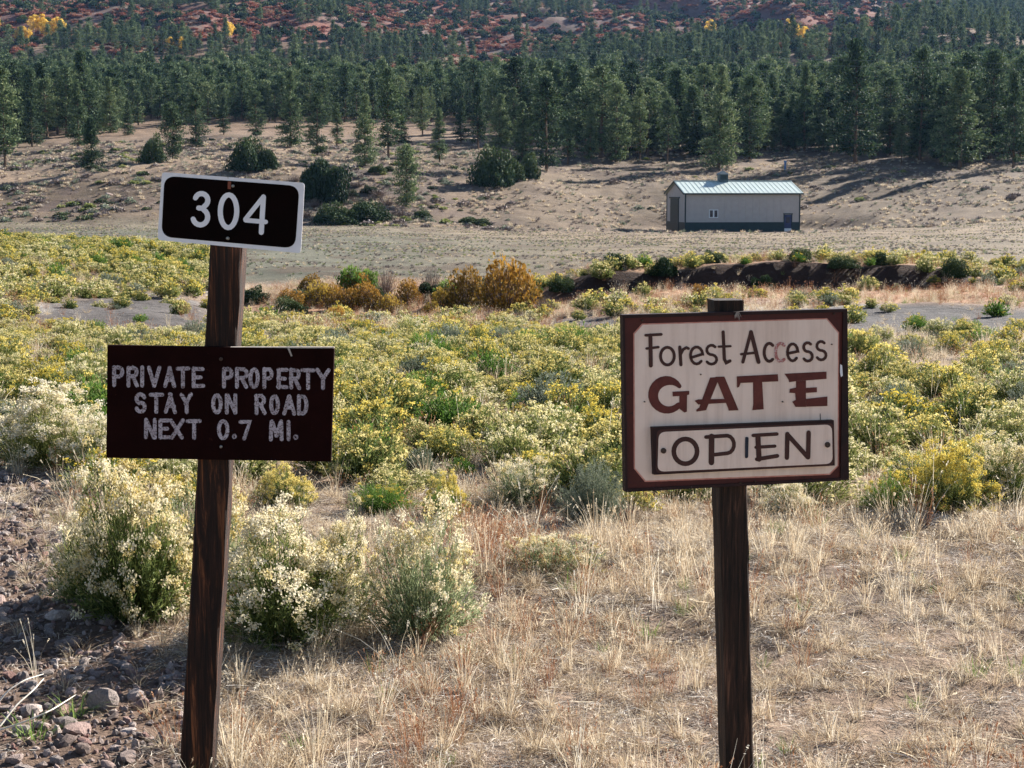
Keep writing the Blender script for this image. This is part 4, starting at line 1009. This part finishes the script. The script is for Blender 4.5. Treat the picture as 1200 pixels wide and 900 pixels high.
for i in range(len(x)):
    kd = kind[i]
    if i in ind:
        o = link(NAMES[kd], midv[kd][i % 4]); s_ = rad[i] / .29; o.location = (x[i], y[i], z[i] - .02)
        o.scale = (s_, s_, s_ * random.uniform(.62, .95)); o.rotation_euler = (0, 0, random.uniform(0, 6.28))
        wh = zone(px[i], py[i]); tag(o, LBL[kd] + ' ' + wh, 'shrub', LBL[kd] + ' shrubs ' + wh)
    else: rest[kd].append(i)
for kd, L_ in rest.items():
    if not L_: continue
    L_ = np.array(L_); s_ = rad[L_] / .29; lod = y[L_] > 32
    vs = midv[kd] + farv[kd]
    idx = np.where(lod, 4 + rng.integers(0, 3, len(L_)), rng.integers(0, 4, len(L_)))
    scatter('distant_' + NAMES[kd], np.stack([x[L_], y[L_], z[L_] - .02], 1), np.stack([0 * s_, 0 * s_, rng.uniform(0, 6.28, len(L_))], 1), s_[:, None] * np.array([1, 1, .8]) * rng.uniform(.85, 1.15, (len(L_), 3)), idx, vs,
            label={'rb': 'cream rabbitbrush covering the ground far behind the signs', 'yl': 'yellow-green rabbitbrush covering the ground far behind the signs', 'gr': 'green brush among the far rabbitbrush', 'sg': 'grey sage among the far rabbitbrush'}.get(kd))

# ------------------------------------------------------------------ bushes along the wash
def leafy(name, mats, seeds, nq=900, **kw):
    return [make_bushball(s, nq, **kw).mesh(name, [mats]) for s in seeds]
M['willow_gold'] = leafmat('golden_willow_leaf', [(0, (.10, .07, .02)), (.5, (.36, .24, .04)), (1, (.55, .40, .08))], .35, .35, .65)
og = leafy('orange_foliage', M['orange_leaf'], (61, 62, 63), 1700, qs=.06, lumps=.3, hollow=.5)
yg_ = leafy('yellow_foliage', M['willow_gold'], (64,), 1200, qs=.06, lumps=.3, hollow=.5)
gg_ = leafy('green_foliage', M['gr_leaf'], (66, 67), 1300, qs=.085, lumps=.4)
jf = leafy('juniper_foliage', M['juniper_leaf'], (71, 72, 73), 4200, qs=.062, lumps=.5, hollow=.35)
tw = [make_shrub(81 + s, 260, 1.0, 1.0, 3, 0, 0, lw=.012, ll=.12, stemw=.014)[0].mesh('bare_branches', [M['twig']]) for s in range(2)]
def bush(name, px_, py_, wpx, hpx, mesh, label, cat='bush', group=None, Yo=0, stems=True, Y=None):
    X_, Y_, Z_ = gp(px_, py_) if Y is None else ((px_ - 600) / F * Y, Y, hz((px_ - 600) / F * Y, Y))
    s_ = wpx * Y_ / F / 2.1; h_ = hpx * Y_ / F / 1.0
    e_ = empty(name, (X_, Y_, Z_ - .05), label, cat, group, rz=random.uniform(0, 6.3))
    o = link('foliage', mesh, e_); o.scale = (s_, s_, h_)
    if stems: o = link('stems', tw[0], e_); o.scale = (s_ * .9, s_ * .9, h_ * .9)
    return e_
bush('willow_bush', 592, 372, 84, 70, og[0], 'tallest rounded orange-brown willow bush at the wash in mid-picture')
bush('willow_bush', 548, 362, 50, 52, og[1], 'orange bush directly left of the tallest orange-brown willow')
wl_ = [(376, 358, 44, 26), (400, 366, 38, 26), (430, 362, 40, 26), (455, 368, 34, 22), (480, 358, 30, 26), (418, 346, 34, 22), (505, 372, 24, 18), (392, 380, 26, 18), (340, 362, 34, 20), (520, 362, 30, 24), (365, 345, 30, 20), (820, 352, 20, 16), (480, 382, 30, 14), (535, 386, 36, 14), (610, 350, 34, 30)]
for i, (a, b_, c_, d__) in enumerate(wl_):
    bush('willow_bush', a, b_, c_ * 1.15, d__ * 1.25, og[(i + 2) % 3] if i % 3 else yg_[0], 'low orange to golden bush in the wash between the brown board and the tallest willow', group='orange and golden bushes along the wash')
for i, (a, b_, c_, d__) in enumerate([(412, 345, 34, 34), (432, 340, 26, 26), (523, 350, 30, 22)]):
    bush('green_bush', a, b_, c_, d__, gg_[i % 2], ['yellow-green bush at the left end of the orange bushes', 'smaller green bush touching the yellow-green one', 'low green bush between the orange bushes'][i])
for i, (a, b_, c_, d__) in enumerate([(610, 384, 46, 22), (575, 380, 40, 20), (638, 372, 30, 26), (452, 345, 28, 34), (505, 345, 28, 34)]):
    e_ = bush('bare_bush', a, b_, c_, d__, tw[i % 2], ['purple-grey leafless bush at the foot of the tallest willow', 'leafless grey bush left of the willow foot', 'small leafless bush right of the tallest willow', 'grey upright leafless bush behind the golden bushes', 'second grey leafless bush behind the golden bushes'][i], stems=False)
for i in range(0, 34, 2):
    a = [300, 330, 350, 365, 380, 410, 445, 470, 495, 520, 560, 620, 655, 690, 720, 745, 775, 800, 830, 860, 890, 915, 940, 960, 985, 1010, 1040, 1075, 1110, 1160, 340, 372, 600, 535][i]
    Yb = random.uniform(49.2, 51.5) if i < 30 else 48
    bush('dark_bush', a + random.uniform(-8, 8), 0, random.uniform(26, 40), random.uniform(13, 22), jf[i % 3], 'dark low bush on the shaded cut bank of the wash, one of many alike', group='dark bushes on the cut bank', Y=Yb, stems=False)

# ------------------------------------------------------------------ trees
def tree_mesh(seed, **kw):
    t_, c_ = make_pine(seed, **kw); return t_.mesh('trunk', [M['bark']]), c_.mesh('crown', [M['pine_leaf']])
pines = [tree_mesh(201, H=12, Rm=2.5, base=.05, shape='cone', nb=120), tree_mesh(202, H=12, Rm=2.2, base=.10, shape='cone', nb=110), tree_mesh(203, H=12, Rm=2.6, base=.07, shape='oval', nb=120),
         tree_mesh(204, H=12, Rm=2.3, base=.16, shape='oval', nb=95), tree_mesh(205, H=12, Rm=2.9, base=.10, shape='cone', nb=130), tree_mesh(206, H=12, Rm=2.0, base=.15, shape='cone', nb=95),
         tree_mesh(207, H=12, Rm=2.7, base=.25, shape='round', nb=95), tree_mesh(208, H=12, Rm=2.4, base=.08, shape='oval', nb=115)]
shortp = [tree_mesh(221, H=6, Rm=2.0, base=.05, shape='cone', nb=120, qs=.20), tree_mesh(222, H=6, Rm=1.8, base=.10, shape='oval', nb=110, qs=.20)]
def add_tree(px_, py_, hpx, wf=1.0, kind_=0, label='', group=None, Y=None, name='pine_tree', short=False, xyz=None, Hm=None):
    if xyz is None:
        if Y is None: X_, Y_, Z_ = gp(px_, py_, 150, 900)
        else: X_, Y_ = (px_ - 600) / F * Y, Y; Z_ = hz(X_, Y_)
        H_ = hpx * Y_ / F
    else: X_, Y_, Z_ = xyz; H_ = Hm
    e_ = empty(name, (X_, Y_, Z_ - .15), label, 'tree', group, rz=random.uniform(0, 6.3))
    tm, cm = (shortp if short else pines)[kind_]; s_ = H_ / (6 if short else 12)
    for nm, me in (('trunk', tm), ('crown', cm)):
        o = link(nm, me, e_); o.scale = (s_ * wf * 1.15, s_ * wf * 1.15, s_)
    tplaced.append((X_, Y_, 1.3 * s_ * wf + .3)); return e_
tplaced = []
T = [(6, 196, 112, .8, 3, 'pine with a bare lower trunk at the very left edge of the forest'), (38, 172, 55, 1.0, 4, 'rounded pine at the forest edge near the left side'),
     (92, 175, 78, .9, 1, 'pine standing just behind the small dense conifer at left'),
     (230, 172, 60, 1.0, 2, 'pine right of the stout pine above the 304 plate'),
     (340, 172, 88, .8, 0, 'slender pine above the dark juniper right of the 304 plate'), (372, 182, 70, .9, 2, 'mid-size pine between the slender pine and the pine by the slope'),
     (427, 194, 82, .9, 0, 'pine on the slope above the right corner of the 304 plate'), (515, 190, 62, .85, 1, 'bright green conical pine on the bare slope'),
     (455, 185, 100, .8, 3, 'tall pine behind the slope, left of the bright green conical pine'), (560, 176, 78, .85, 5, 'pine above the wide juniper in mid-slope'),
     (640, 200, 105, .9, 7, 'tall pine right of the wide juniper'), (692, 190, 66, .8, 1, 'narrow pine at the forest edge left of the shed'),
     (722, 190, 90, .85, 2, 'pine at the forest edge close left above the shed'), (750, 188, 80, .8, 3, 'pine with visible trunk above the left end of the shed'),
     (782, 192, 72, .75, 6, 'open-crowned small pine above the left end of the shed roof'), (842, 197, 118, .85, 0, 'large dark pine behind the shed cupola'),
     (878, 188, 95, .85, 2, 'pine right of the large dark pine behind the shed'), (942, 178, 100, .75, 1, 'pine behind the right end of the shed'),
     (1003, 191, 140, .85, 4, 'tallest dark conical pine right of the shed'), (1056, 192, 42, .9, 6, 'small open pine on the bare slope right of the tallest dark pine'),
     (1078, 188, 125, .75, 3, 'tall pine behind the small open pine at right'), (1125, 197, 112, 1.1, 4, 'broad pine casting a long shadow near the right edge'),
     (1188, 196, 110, .8, 1, 'pine at the extreme right edge of the forest front'), (1160, 186, 120, .8, 7, 'pine between the broad pine and the extreme right one')]
for a in T: add_tree(*a[:5], label=a[5])
add_tree(108, 199, 60, .75, 0, 'small dense conifer on the left knoll above the brush', short=True)
add_tree(203, 186, 62, .75, 1, 'stout pine on the knoll above the left corner of the 304 plate', short=True)
add_tree(477, 243, 70, .72, 1, 'lone small pine on the bank in the middle left of the meadow edge', short=True)
def juniper(px_, py_, wpx, hpx, label, v=0, Y=None):
    X_, Y_, Z_ = gp(px_, py_, 150, 600) if Y is None else ((px_ - 600) / F * Y, Y, hz((px_ - 600) / F * Y, Y))
    s_ = wpx * Y_ / F / 2.05 * .86; h_ = hpx * Y_ / F * .85
    e_ = empty('juniper', (X_, Y_, Z_ - .3), label, 'bush', rz=random.uniform(0, 6.3))
    o = link('foliage', jf[v], e_); o.scale = (s_, s_, h_)
    g = G(); tube(g, [(0, 0, -.3), (.05, 0, .3 * h_), (0, .05, .6 * h_)], [.16, .12, .05], 6); link('trunk', g.mesh('trunk', [M['bark']]), e_); tplaced.append((X_, Y_, s_)); return e_
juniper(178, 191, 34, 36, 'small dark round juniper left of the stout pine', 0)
juniper(290, 200, 50, 44, 'wide dark juniper above the middle of the 304 plate', 1); juniper(315, 198, 30, 30, 'smaller juniper touching the wide dark one', 2)
juniper(384, 238, 62, 62, 'big dark juniper on the bank right of the 304 plate', 2); juniper(365, 225, 40, 36, 'dark juniper tucked behind the big one on the bank', 0)
juniper(578, 219, 58, 52, 'wide dark-green juniper at the slope foot in mid-picture', 1); juniper(600, 213, 36, 30, 'grey-green juniper leaning on the wide one', 0)
juniper(620, 210, 30, 38, 'dark juniper beside the tall pine right of mid-picture', 2)
juniper(430, 258, 60, 26, 'low dark brush at the foot of the bank', 1); juniper(395, 262, 60, 28, 'low dark thicket at the foot of the bank right of the 304 plate', 0)
for i in range(26):  # dense scrub added to darken the shaded bank
    a, b_ = random.uniform(345, 500), random.uniform(200, 256)
    X_, Y_, Z_ = gp(a, b_, 150, 600); o = link('bank_shade_scrub', tw[i % 2] if i % 3 else jf[i % 3]); q = random.uniform(.6, 1.2); o.scale = (q * 1.2, q * 1.2, q); o.location = (X_, Y_, Z_ - .1); o.rotation_euler = (0, 0, i)
    tag(o, 'dark scrub added to darken the shaded bank right of the 304 plate', 'bush', 'dark scrub on the shaded bank')
juniper(555, 262, 40, 12, 'low dark thicket at the meadow edge in mid-picture', 2)

ex = [-200, 0, 120, 160, 230, 300, 340, 450, 480, 560, 600, 700, 800, 900, 1000, 1100, 1200, 1400]
ey = [166, 166, 152, 146, 148, 142, 150, 155, 142, 146, 166, 184, 186, 182, 176, 184, 190, 190]
n = 42000; y = np.sqrt(rng.uniform(228 ** 2, 640 ** 2, n)); x = rng.uniform(-.56, .56, n) * y
z = height(x, y); px, py = proj(x, y, z)
k = (py < np.interp(px, ex, ey) + 26 * (fbm(x / 14, y / 30, 88) - .5)) & (y < 530) & (rng.random(n) > .9 * clearing(px, py) * (y > 440)) & ~((np.abs(px - 520) < 45) & (py > 146) & (py < 172)) & ~((np.abs(px - 705) < 28) & (py > 84) & (py < 92))
k &= ~((py > 140) & (py < 176) & (fbm(x / 15, y / 12, 90) > .56))
x, y, z = x[k], y[k], z[k]
Hs = np.clip(rng.normal(11.2, 3.2, len(x)), 4.5, 18) * np.interp(y, [230, 300, 420, 560], [1.0, .95, .80, .72])
rad = 1.15 * Hs / 12 * 1.6 + .5
xs = np.concatenate([[t[0] for t in tplaced], x]); ys = np.concatenate([[t[1] for t in tplaced], y]); rs_ = np.concatenate([[t[2] for t in tplaced], rad])
k = dart(xs, ys, rs_); k = k[k >= len(tplaced)] - len(tplaced)
x, y, z, Hs = x[k], y[k], z[k], Hs[k]
px, py = proj(x, y, z)
inv = (px > -20) & (px < 1220)
order = np.argsort(np.where(inv, y, 1e6)); ind = order[:262]
def region(p):
    k = int(np.searchsorted([110, 240, 360, 460, 560, 660, 770, 860, 950, 1040, 1120], p))
    return ['in the forest at the far left edge', 'in the forest above the left end of the 304 plate', 'in the forest above the 304 plate', 'in the forest above the big dark juniper on the bank',
            'in the forest above the lone pine on the bank', 'in the forest above the wide mid-slope juniper', 'in the forest left of the shed', 'in the forest behind the left half of the shed',
            'in the forest behind the right half of the shed', 'in the forest just right of the shed', 'in the forest near the broad pine at right', 'in the forest at the far right edge'][k]
for i in ind:
    add_tree(0, 0, 0, random.uniform(.95, 1.35), int(rng.integers(0, 8)), 'dark green pine ' + region(px[i]), 'pines ' + region(px[i]), xyz=(x[i], y[i], z[i]), Hm=Hs[i])
rest_ = order[262:]
wholep = []
for s in range(6):
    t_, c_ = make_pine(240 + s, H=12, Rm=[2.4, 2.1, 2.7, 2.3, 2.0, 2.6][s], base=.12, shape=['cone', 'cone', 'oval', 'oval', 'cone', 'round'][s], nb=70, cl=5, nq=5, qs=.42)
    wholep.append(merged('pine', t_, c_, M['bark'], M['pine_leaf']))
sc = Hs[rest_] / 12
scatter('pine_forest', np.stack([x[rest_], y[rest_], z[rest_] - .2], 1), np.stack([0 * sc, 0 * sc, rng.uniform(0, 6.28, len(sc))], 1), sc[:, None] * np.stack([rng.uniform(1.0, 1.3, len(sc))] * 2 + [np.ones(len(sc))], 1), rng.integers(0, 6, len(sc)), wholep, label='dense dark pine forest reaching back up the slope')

for px_, py_, h_, kk_, lb in ((150, 158, 40, 0, 'small pine in the gap of the forest edge above the dense conifer'), (262, 158, 44, 1, 'small pine at the edge of the pale gap above the 304 plate'), (300, 160, 52, 2, 'round-topped pine above the wide dark juniper'),
        (395, 172, 50, 5, 'short pine left of the pine on the slope'), (470, 168, 48, 0, 'short pine on the slope right of the pine above the plate corner'), (495, 160, 56, 3, 'thin pine behind the bright green conical pine'),
        (540, 168, 50, 1, 'short pine between the conical pine and the wide juniper'), (585, 178, 66, 4, 'broad pine rising behind the wide mid-slope juniper'), (612, 190, 70, 0, 'pine close left of the tall pine right of the wide juniper'), (665, 192, 58, 5, 'narrow pine between the tall pine and the forest edge by the shed'), (20, 168, 50, 2, 'pine leaning over the bare-trunked one at the left edge')):
    add_tree(px_, py_, h_, .95, kk_, lb)
# mountainside: scrub oak, junipers, pines in bands, golden aspens
n = 120000; y = np.sqrt(rng.uniform(560 ** 2, 1750 ** 2, n)); x = rng.uniform(-.54, .54, n) * y; z = height(x, y); px, py = proj(x, y, z)
cl = np.clip(clearing(px, py), 0, 1); nz = fbm(x / 55, y / 55, 95); nz2 = fbm(x / 28, y / 40, 97)
pine_d = np.clip(sstep(.50, .60, nz + .10 * (px > 1030) + .08 * (abs(px - 660) < 60) + .06 * (px < 420)) - 1.0 * cl, 0.008, 1) * .95
sel = rng.random(n) < pine_d; xp, yp, zp = x[sel], y[sel], z[sel]
s_ = rng.uniform(.55, 1.0, len(xp)); k = dart(xp, yp, s_ * 3.0); 
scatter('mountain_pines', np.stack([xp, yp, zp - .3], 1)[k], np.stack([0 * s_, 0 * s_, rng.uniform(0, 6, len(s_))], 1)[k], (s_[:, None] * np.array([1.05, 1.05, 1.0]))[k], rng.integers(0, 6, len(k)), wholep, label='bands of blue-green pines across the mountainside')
sel = rng.random(n) < .22 + .25 * cl; xj, yj, zj = x[sel][:9000], y[sel][:9000], z[sel][:9000]
jfar = [make_bushball(300 + i, 200, 1, 1, qs=.22, lumps=.4).mesh('far_juniper', [M['juniper_leaf']]) for i in range(3)]
sj = rng.uniform(1.3, 3.4, len(xj))
scatter('mountain_junipers', np.stack([xj, yj, zj - .2], 1), np.stack([0 * sj, 0 * sj, rng.uniform(0, 6, len(sj))], 1), sj[:, None] * np.array([1, 1, 1.15]), rng.integers(0, 3, len(sj)), jfar, label='dark junipers dotted over the mountainside scrub')
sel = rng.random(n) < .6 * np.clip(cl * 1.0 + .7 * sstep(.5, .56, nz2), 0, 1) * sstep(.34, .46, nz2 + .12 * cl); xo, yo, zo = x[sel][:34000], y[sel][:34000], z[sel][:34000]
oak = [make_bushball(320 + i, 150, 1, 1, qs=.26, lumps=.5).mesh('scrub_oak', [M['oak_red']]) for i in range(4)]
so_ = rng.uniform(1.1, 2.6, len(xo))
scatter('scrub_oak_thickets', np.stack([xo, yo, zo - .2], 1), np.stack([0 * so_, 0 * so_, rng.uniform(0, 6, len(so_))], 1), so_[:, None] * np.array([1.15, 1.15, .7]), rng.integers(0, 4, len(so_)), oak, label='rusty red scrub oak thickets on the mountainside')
# golden aspens
def aspen(seed):
    r = np.random.default_rng(seed); t_, c_ = G(), G(); tube(t_, [(0, 0, -.5), (.1, 0, 4), (0, .1, 8)], [.16, .12, .05], 6)
    for k in range(9):
        f = (k + .5) / 9; c0 = np.array([r.normal(0, .9), r.normal(0, .9), 2.6 + 6 * f]); n_ = 130; d = rdir(n_, r)
        p = c0 + d * (r.random(n_) ** .4 * np.interp(f, [0, .4, 1], [1.2, 1.6, .7]))[:, None]; a = rdir(n_, r) * .20
        quads(c_, p, a, perp(a, r) * .16, 0, np.clip(.5 + .4 * d[:, 2] + r.normal(0, .15, n_), 0, 1))
    return t_.mesh('aspen_trunk', [simple('aspen_bark%d' % seed, (.4, .38, .34), (.55, .53, .48), 4)]), c_.mesh('aspen_crown', [M['gold_leaf']])
asp = [aspen(1), aspen(2)]
AS = [(33, 47, 13), (42, 46, 15), (50, 44, 18), (57, 42, 19), (64, 43, 20), (71, 42, 20), (78, 40, 20), (83, 43, 14), (3, 36, 14), (8, 37, 12), (207, 58, 14), (216, 56, 14), (273, 42, 12), (276, 36, 12), (828, 42, 18), (921, 40, 15), (928, 44, 16), (934, 46, 12)]
for i, (a, b_, h_) in enumerate(AS):
    Y_ = 640 if i not in (16,) else 630
    X_ = (a - 600) / F * Y_; zt = at(a, b_ - 1, Y_)[2]; z_ = hz(X_, Y_)
    # stand on the ground where its top clears the forest
    for Yq in np.linspace(620, 1100, 60):
        Xq = (a - 600) / F * Yq; _, pyq = proj(np.array([Xq]), np.array([Yq]), np.array([hz(Xq, Yq)]))
        if pyq[0] <= b_ + 6: break
    zq = hz(Xq, Yq); H_ = (h_ + 6) * Yq / F
    grp = 'golden aspens at the upper left of the forest' if a < 100 else 'golden aspens above the forest right of the 304 plate' if a < 300 else 'golden aspens above the shed'
    e_ = empty('aspen_tree', (Xq, Yq, zq - .3), 'golden aspen, one of the bright yellow ' + ('row above the forest at the far upper left' if a < 100 else 'few above the forest over the 304 plate' if a < 300 else 'few above the forest over the shed'), 'tree', grp, rz=i)
    for nm, me in zip(('trunk', 'crown'), asp[i % 2]):
        o = link(nm, me, e_); o.scale = (H_ / 9.3 * 1.35, H_ / 9.3 * 1.35, H_ / 9.3)

# brush on the knoll and far meadow edge
n = 13000; y = rng.uniform(180, 300, n); x = rng.uniform(-.52, .52, n) * y; px, py = proj(x, y, height(x, y)); f = fbm(x / 7, y / 5, 120)
k = (rng.random(n) < .5 * sstep(.46, .58, f)) & (y > 186) & ~((np.hypot((x - BX0 - 7) / 15, (y - BY0 - 5) / 11)) < 1) & (py > 140) & (rng.random(n) < np.where(px < 600, 1, .10))
x, y = x[k][:3800], y[k][:3800]; s_ = rng.uniform(.25, .75, len(x))
kn = [make_bushball(340 + i, 130, 1, 1, qs=.22, lumps=.4).mesh('knoll_brush', [M[m_]]) for i, m_ in enumerate(('sage_leaf', 'twig', 'twig', 'rb_leaf', 'juniper_leaf', 'twig'))]
scatter('slope_brush', np.stack([x, y, height(x, y) - .05], 1), np.stack([0 * s_, 0 * s_, rng.uniform(0, 6, len(s_))], 1), s_[:, None] * np.array([1.2, 1.2, .8]), rng.integers(0, 6, len(s_)), kn, label='low scattered brush over the bare slope below the forest')

# ------------------------------------------------------------------ dry grass and litter
tufts = [make_tuft(401, 60, .05, .08, .22, bend=.9, spread=.7), make_tuft(402, 45, .04, .10, .30, bend=.5, spread=.45, seeds=10), make_tuft(403, 70, .07, .05, .16, bend=1.2, spread=1.0),
         make_tuft(404, 36, .05, .18, .40, bend=.35, spread=.28, seeds=14, tone=(.3, 1)), make_tuft(405, 55, .06, .06, .20, bend=1.0, spread=.9, tone=(.0, .6))]
tuftm = [t.mesh('grass_tuft', [M['straw']]) for t in tufts]
red = [make_tuft(411 + i, 24, .05, .12, .32, .003, .25, .3, seeds=16).mesh('weed_tuft', [M['redweed']]) for i in range(2)]
lit = [make_litter(421 + i).mesh('litter', [M['litter']]) for i in range(3)] + [make_litter(431, 60, .14, .12).mesh('litter', [M['straw']])]
grn = [make_tuft(441, 40, .05, .06, .20, .0035, .6, .5).mesh('green_tuft', [M['greengrass']])]
stalk = [make_tuft(451 + i, 7, .04, .30, .55, .0034, .3, .45, seeds=6, tone=(.6, 1)).mesh('stalks', [M['straw']]) for i in range(2)]
kinds_ = tuftm + red + lit + grn + stalk      # 0-4 tuft, 5-6 red, 7-10 litter, 11 green, 12-13 stalk
def grass_field(name, n, y0, y1, um, label, sfac, probs, maskf=None):
    y = np.sqrt(rng.uniform(y0 ** 2, y1 ** 2, n)); x = rng.uniform(-um, um, n) * y
    d = .50 + .8 * sstep(.40, .60, fbm(x * 1.3, y * 1.3, 131)); keep = rng.random(n) < d * (1 - .93 * gravel(x, y))
    if maskf is not None: keep &= maskf(x, y)
    x, y = x[keep], y[keep]; px, py = proj(x, y, height(x, y))
    idx = rng.choice(14, len(x), p=probs)
    rf_ = fbm(x * .9, y * .9, 135)
    rr = (rng.random(len(x)) < .22 * sstep(.60, .70, rf_) + .20 * ell(px, py, 490, 840, 60, 110)) ; idx = np.where(rr & (idx < 7), 5 + rng.integers(0, 2, len(x)), idx)
    s_ = sfac * rng.uniform(.65, 1.25, len(x)) * (.45 + 1.0 * fbm(x * 1.1, y * 1.1, 137))
    scatter(name, np.stack([x, y, height(x, y)], 1), np.stack([rng.normal(0, .1, len(x)), rng.normal(0, .1, len(x)), rng.uniform(0, 6.28, len(x))], 1), s_, idx, kinds_, label=label)
pr = np.array([.11, .075, .17, .02, .11, .012, .012, .15, .15, .15, .14, .01, .008, .008]); pr /= pr.sum()
grass_field('dry_grass', 19000, 3.0, 9.2, .56, 'matted dry straw grass and grey litter around the signposts', .57, pr)
pr2 = np.array([.2, .14, .12, .05, .15, .03, .03, .05, .05, .05, .05, .05, .02, .01]); pr2 /= pr2.sum()
grass_field('field_grass', 18500, 9.0, 30, .54, 'dry grass between the rabbitbrush bushes', .72, pr2)
pr3 = np.array([.2, .2, .1, .05, .1, .15, .15, 0, 0, 0, 0, .04, .01, 0]); pr3 /= pr3.sum()
def wm(x, y):
    px, py = proj(x, y, height(x, y)); dd = np.maximum(ell(px, py, 1080, 378, 170, 24, .2), ell(px, py, 715, 384, 95, 11, .3)); dd = np.maximum(dd, ell(px, py, 150, 372, 120, 26, .2)); dd = np.maximum(dd, ((y > 48.4) & (y < 50.6) & (px > 560)) * .9)
    return rng.random(len(x)) > dd * .95
grass_field('wash_grass', 25000, 29, 56, .54, 'rusty and straw coloured grass along the wash', 1.0, pr3, wm)

def far_tufts(name, n, y0, y1, label, size, mats_, excl=True):
    y = np.sqrt(rng.uniform(y0 ** 2, y1 ** 2, n)); x = rng.uniform(-.52, .52, n) * y
    k = rng.random(n) < sstep(.40, .58, fbm(x / 3, y / 5, 151, 5)) * .9 + .1
    k &= np.hypot((x - BX0 - 7) / 12, (y - BY0 - 4) / 9) > 1
    k &= (y < 190) | (x / y < 0) | (rng.random(n) < .6)
    x, y = x[k], y[k]; s_ = size * rng.uniform(.6, 1.4, len(x))
    ms = [make_tuft(461 + i, 26, .35, .5, 1.0, .10, .7, .9).mesh('far_tuft', [M[m_]]) for i, m_ in enumerate(mats_)]
    scatter(name, np.stack([x, y, height(x, y)], 1), np.stack([0 * s_, 0 * s_, rng.uniform(0, 6.28, len(s_))], 1), s_, rng.integers(0, len(ms), len(s_)), ms, label=label)
far_tufts('meadow_grass', 38000, 56, 190, 'short dry grass on the flat meadow before the shed', .12, ['twig', 'sage_leaf', 'straw', 'twig', 'rb_leaf'])
far_tufts('slope_grass', 46000, 188, 300, 'dry bunch grass on the slope below the forest', .38, ['straw', 'straw', 'litter', 'twig', 'twig', 'sage_leaf'])

dead = simple('bleached_twig', (.45, .40, .34), (.68, .62, .54), 90, .8)
for pts, lb in (([(-10, 838, 0), (10, 812, .06), (30, 800, .09), (52, 792, .07)], 'uppermost bleached curved stem arching over the gravel in the lower left corner'),
                ([(0, 858, 0), (20, 832, .05), (40, 815, .08), (52, 798, .06)], 'short bleached stem beside the uppermost one in the lower left corner'),
                ([(-5, 862, 0), (30, 852, .05), (62, 836, .08), (90, 818, .03)], 'longest bleached stem reaching right over the gravel in the lower left corner')):
    P = []
    for a, b_, h_ in pts:
        q = gp(a, b_ + h_ * 330); P.append((q[0], q[1], q[2] + h_ * .9 + .01))
    P = np.array(P); tt = np.linspace(0, 3, 13); Q = np.stack([np.interp(tt, range(4), P[:, k]) for k in range(3)], 1); Q[1:-1] = (Q[:-2] + Q[1:-1] * 2 + Q[2:]) / 4
    g = G(); tube(g, Q - Q[0], np.linspace(.0035, .0015, 13), 6); tag(link('dead_stem', g.mesh('dead_stem', [dead]), None, tuple(Q[0])), lb, 'twig')
for a, b_, w_, lb in ((40, 868, 60, 'green weed growing in the gravel at the lower left corner'), (88, 842, 50, 'green weed just above the rocks at lower left'), (352, 880, 36, 'thin green weed in dry grass right of the leaning post'), (408, 556, 46, 'fresh green clump below the right corner of the brown board')):
    q = gp(a, b_); s_ = w_ * q[1] / F / .16; t = link('weed', grn[0], None, (q[0], q[1], q[2])); t.scale = (s_, s_, s_ * .7); tag(t, lb, 'weed')

# ------------------------------------------------------------------ air
g = G(); box(g, (-1100, -12, -14), (1100, 2600, 420))
hm = bpy.data.materials.new('air'); hm.use_nodes = True; nt = hm.node_tree
for q in list(nt.nodes):
    if q.type == 'BSDF_PRINCIPLED': nt.nodes.remove(q)
pv = nt.nodes.new('ShaderNodeVolumePrincipled'); pv.inputs['Color'].default_value = (.28, .52, 1, 1); pv.inputs['Density'].default_value = HAZE = .00003
pv.inputs['Anisotropy'].default_value = 0.2
nt.links.new(pv.outputs[0], nt.nodes['Material Output'].inputs['Volume'])
hz_o = link('haze', g.mesh('haze', [hm]), kind='stuff'); hz_o['label'] = 'thin blue air over the whole valley'
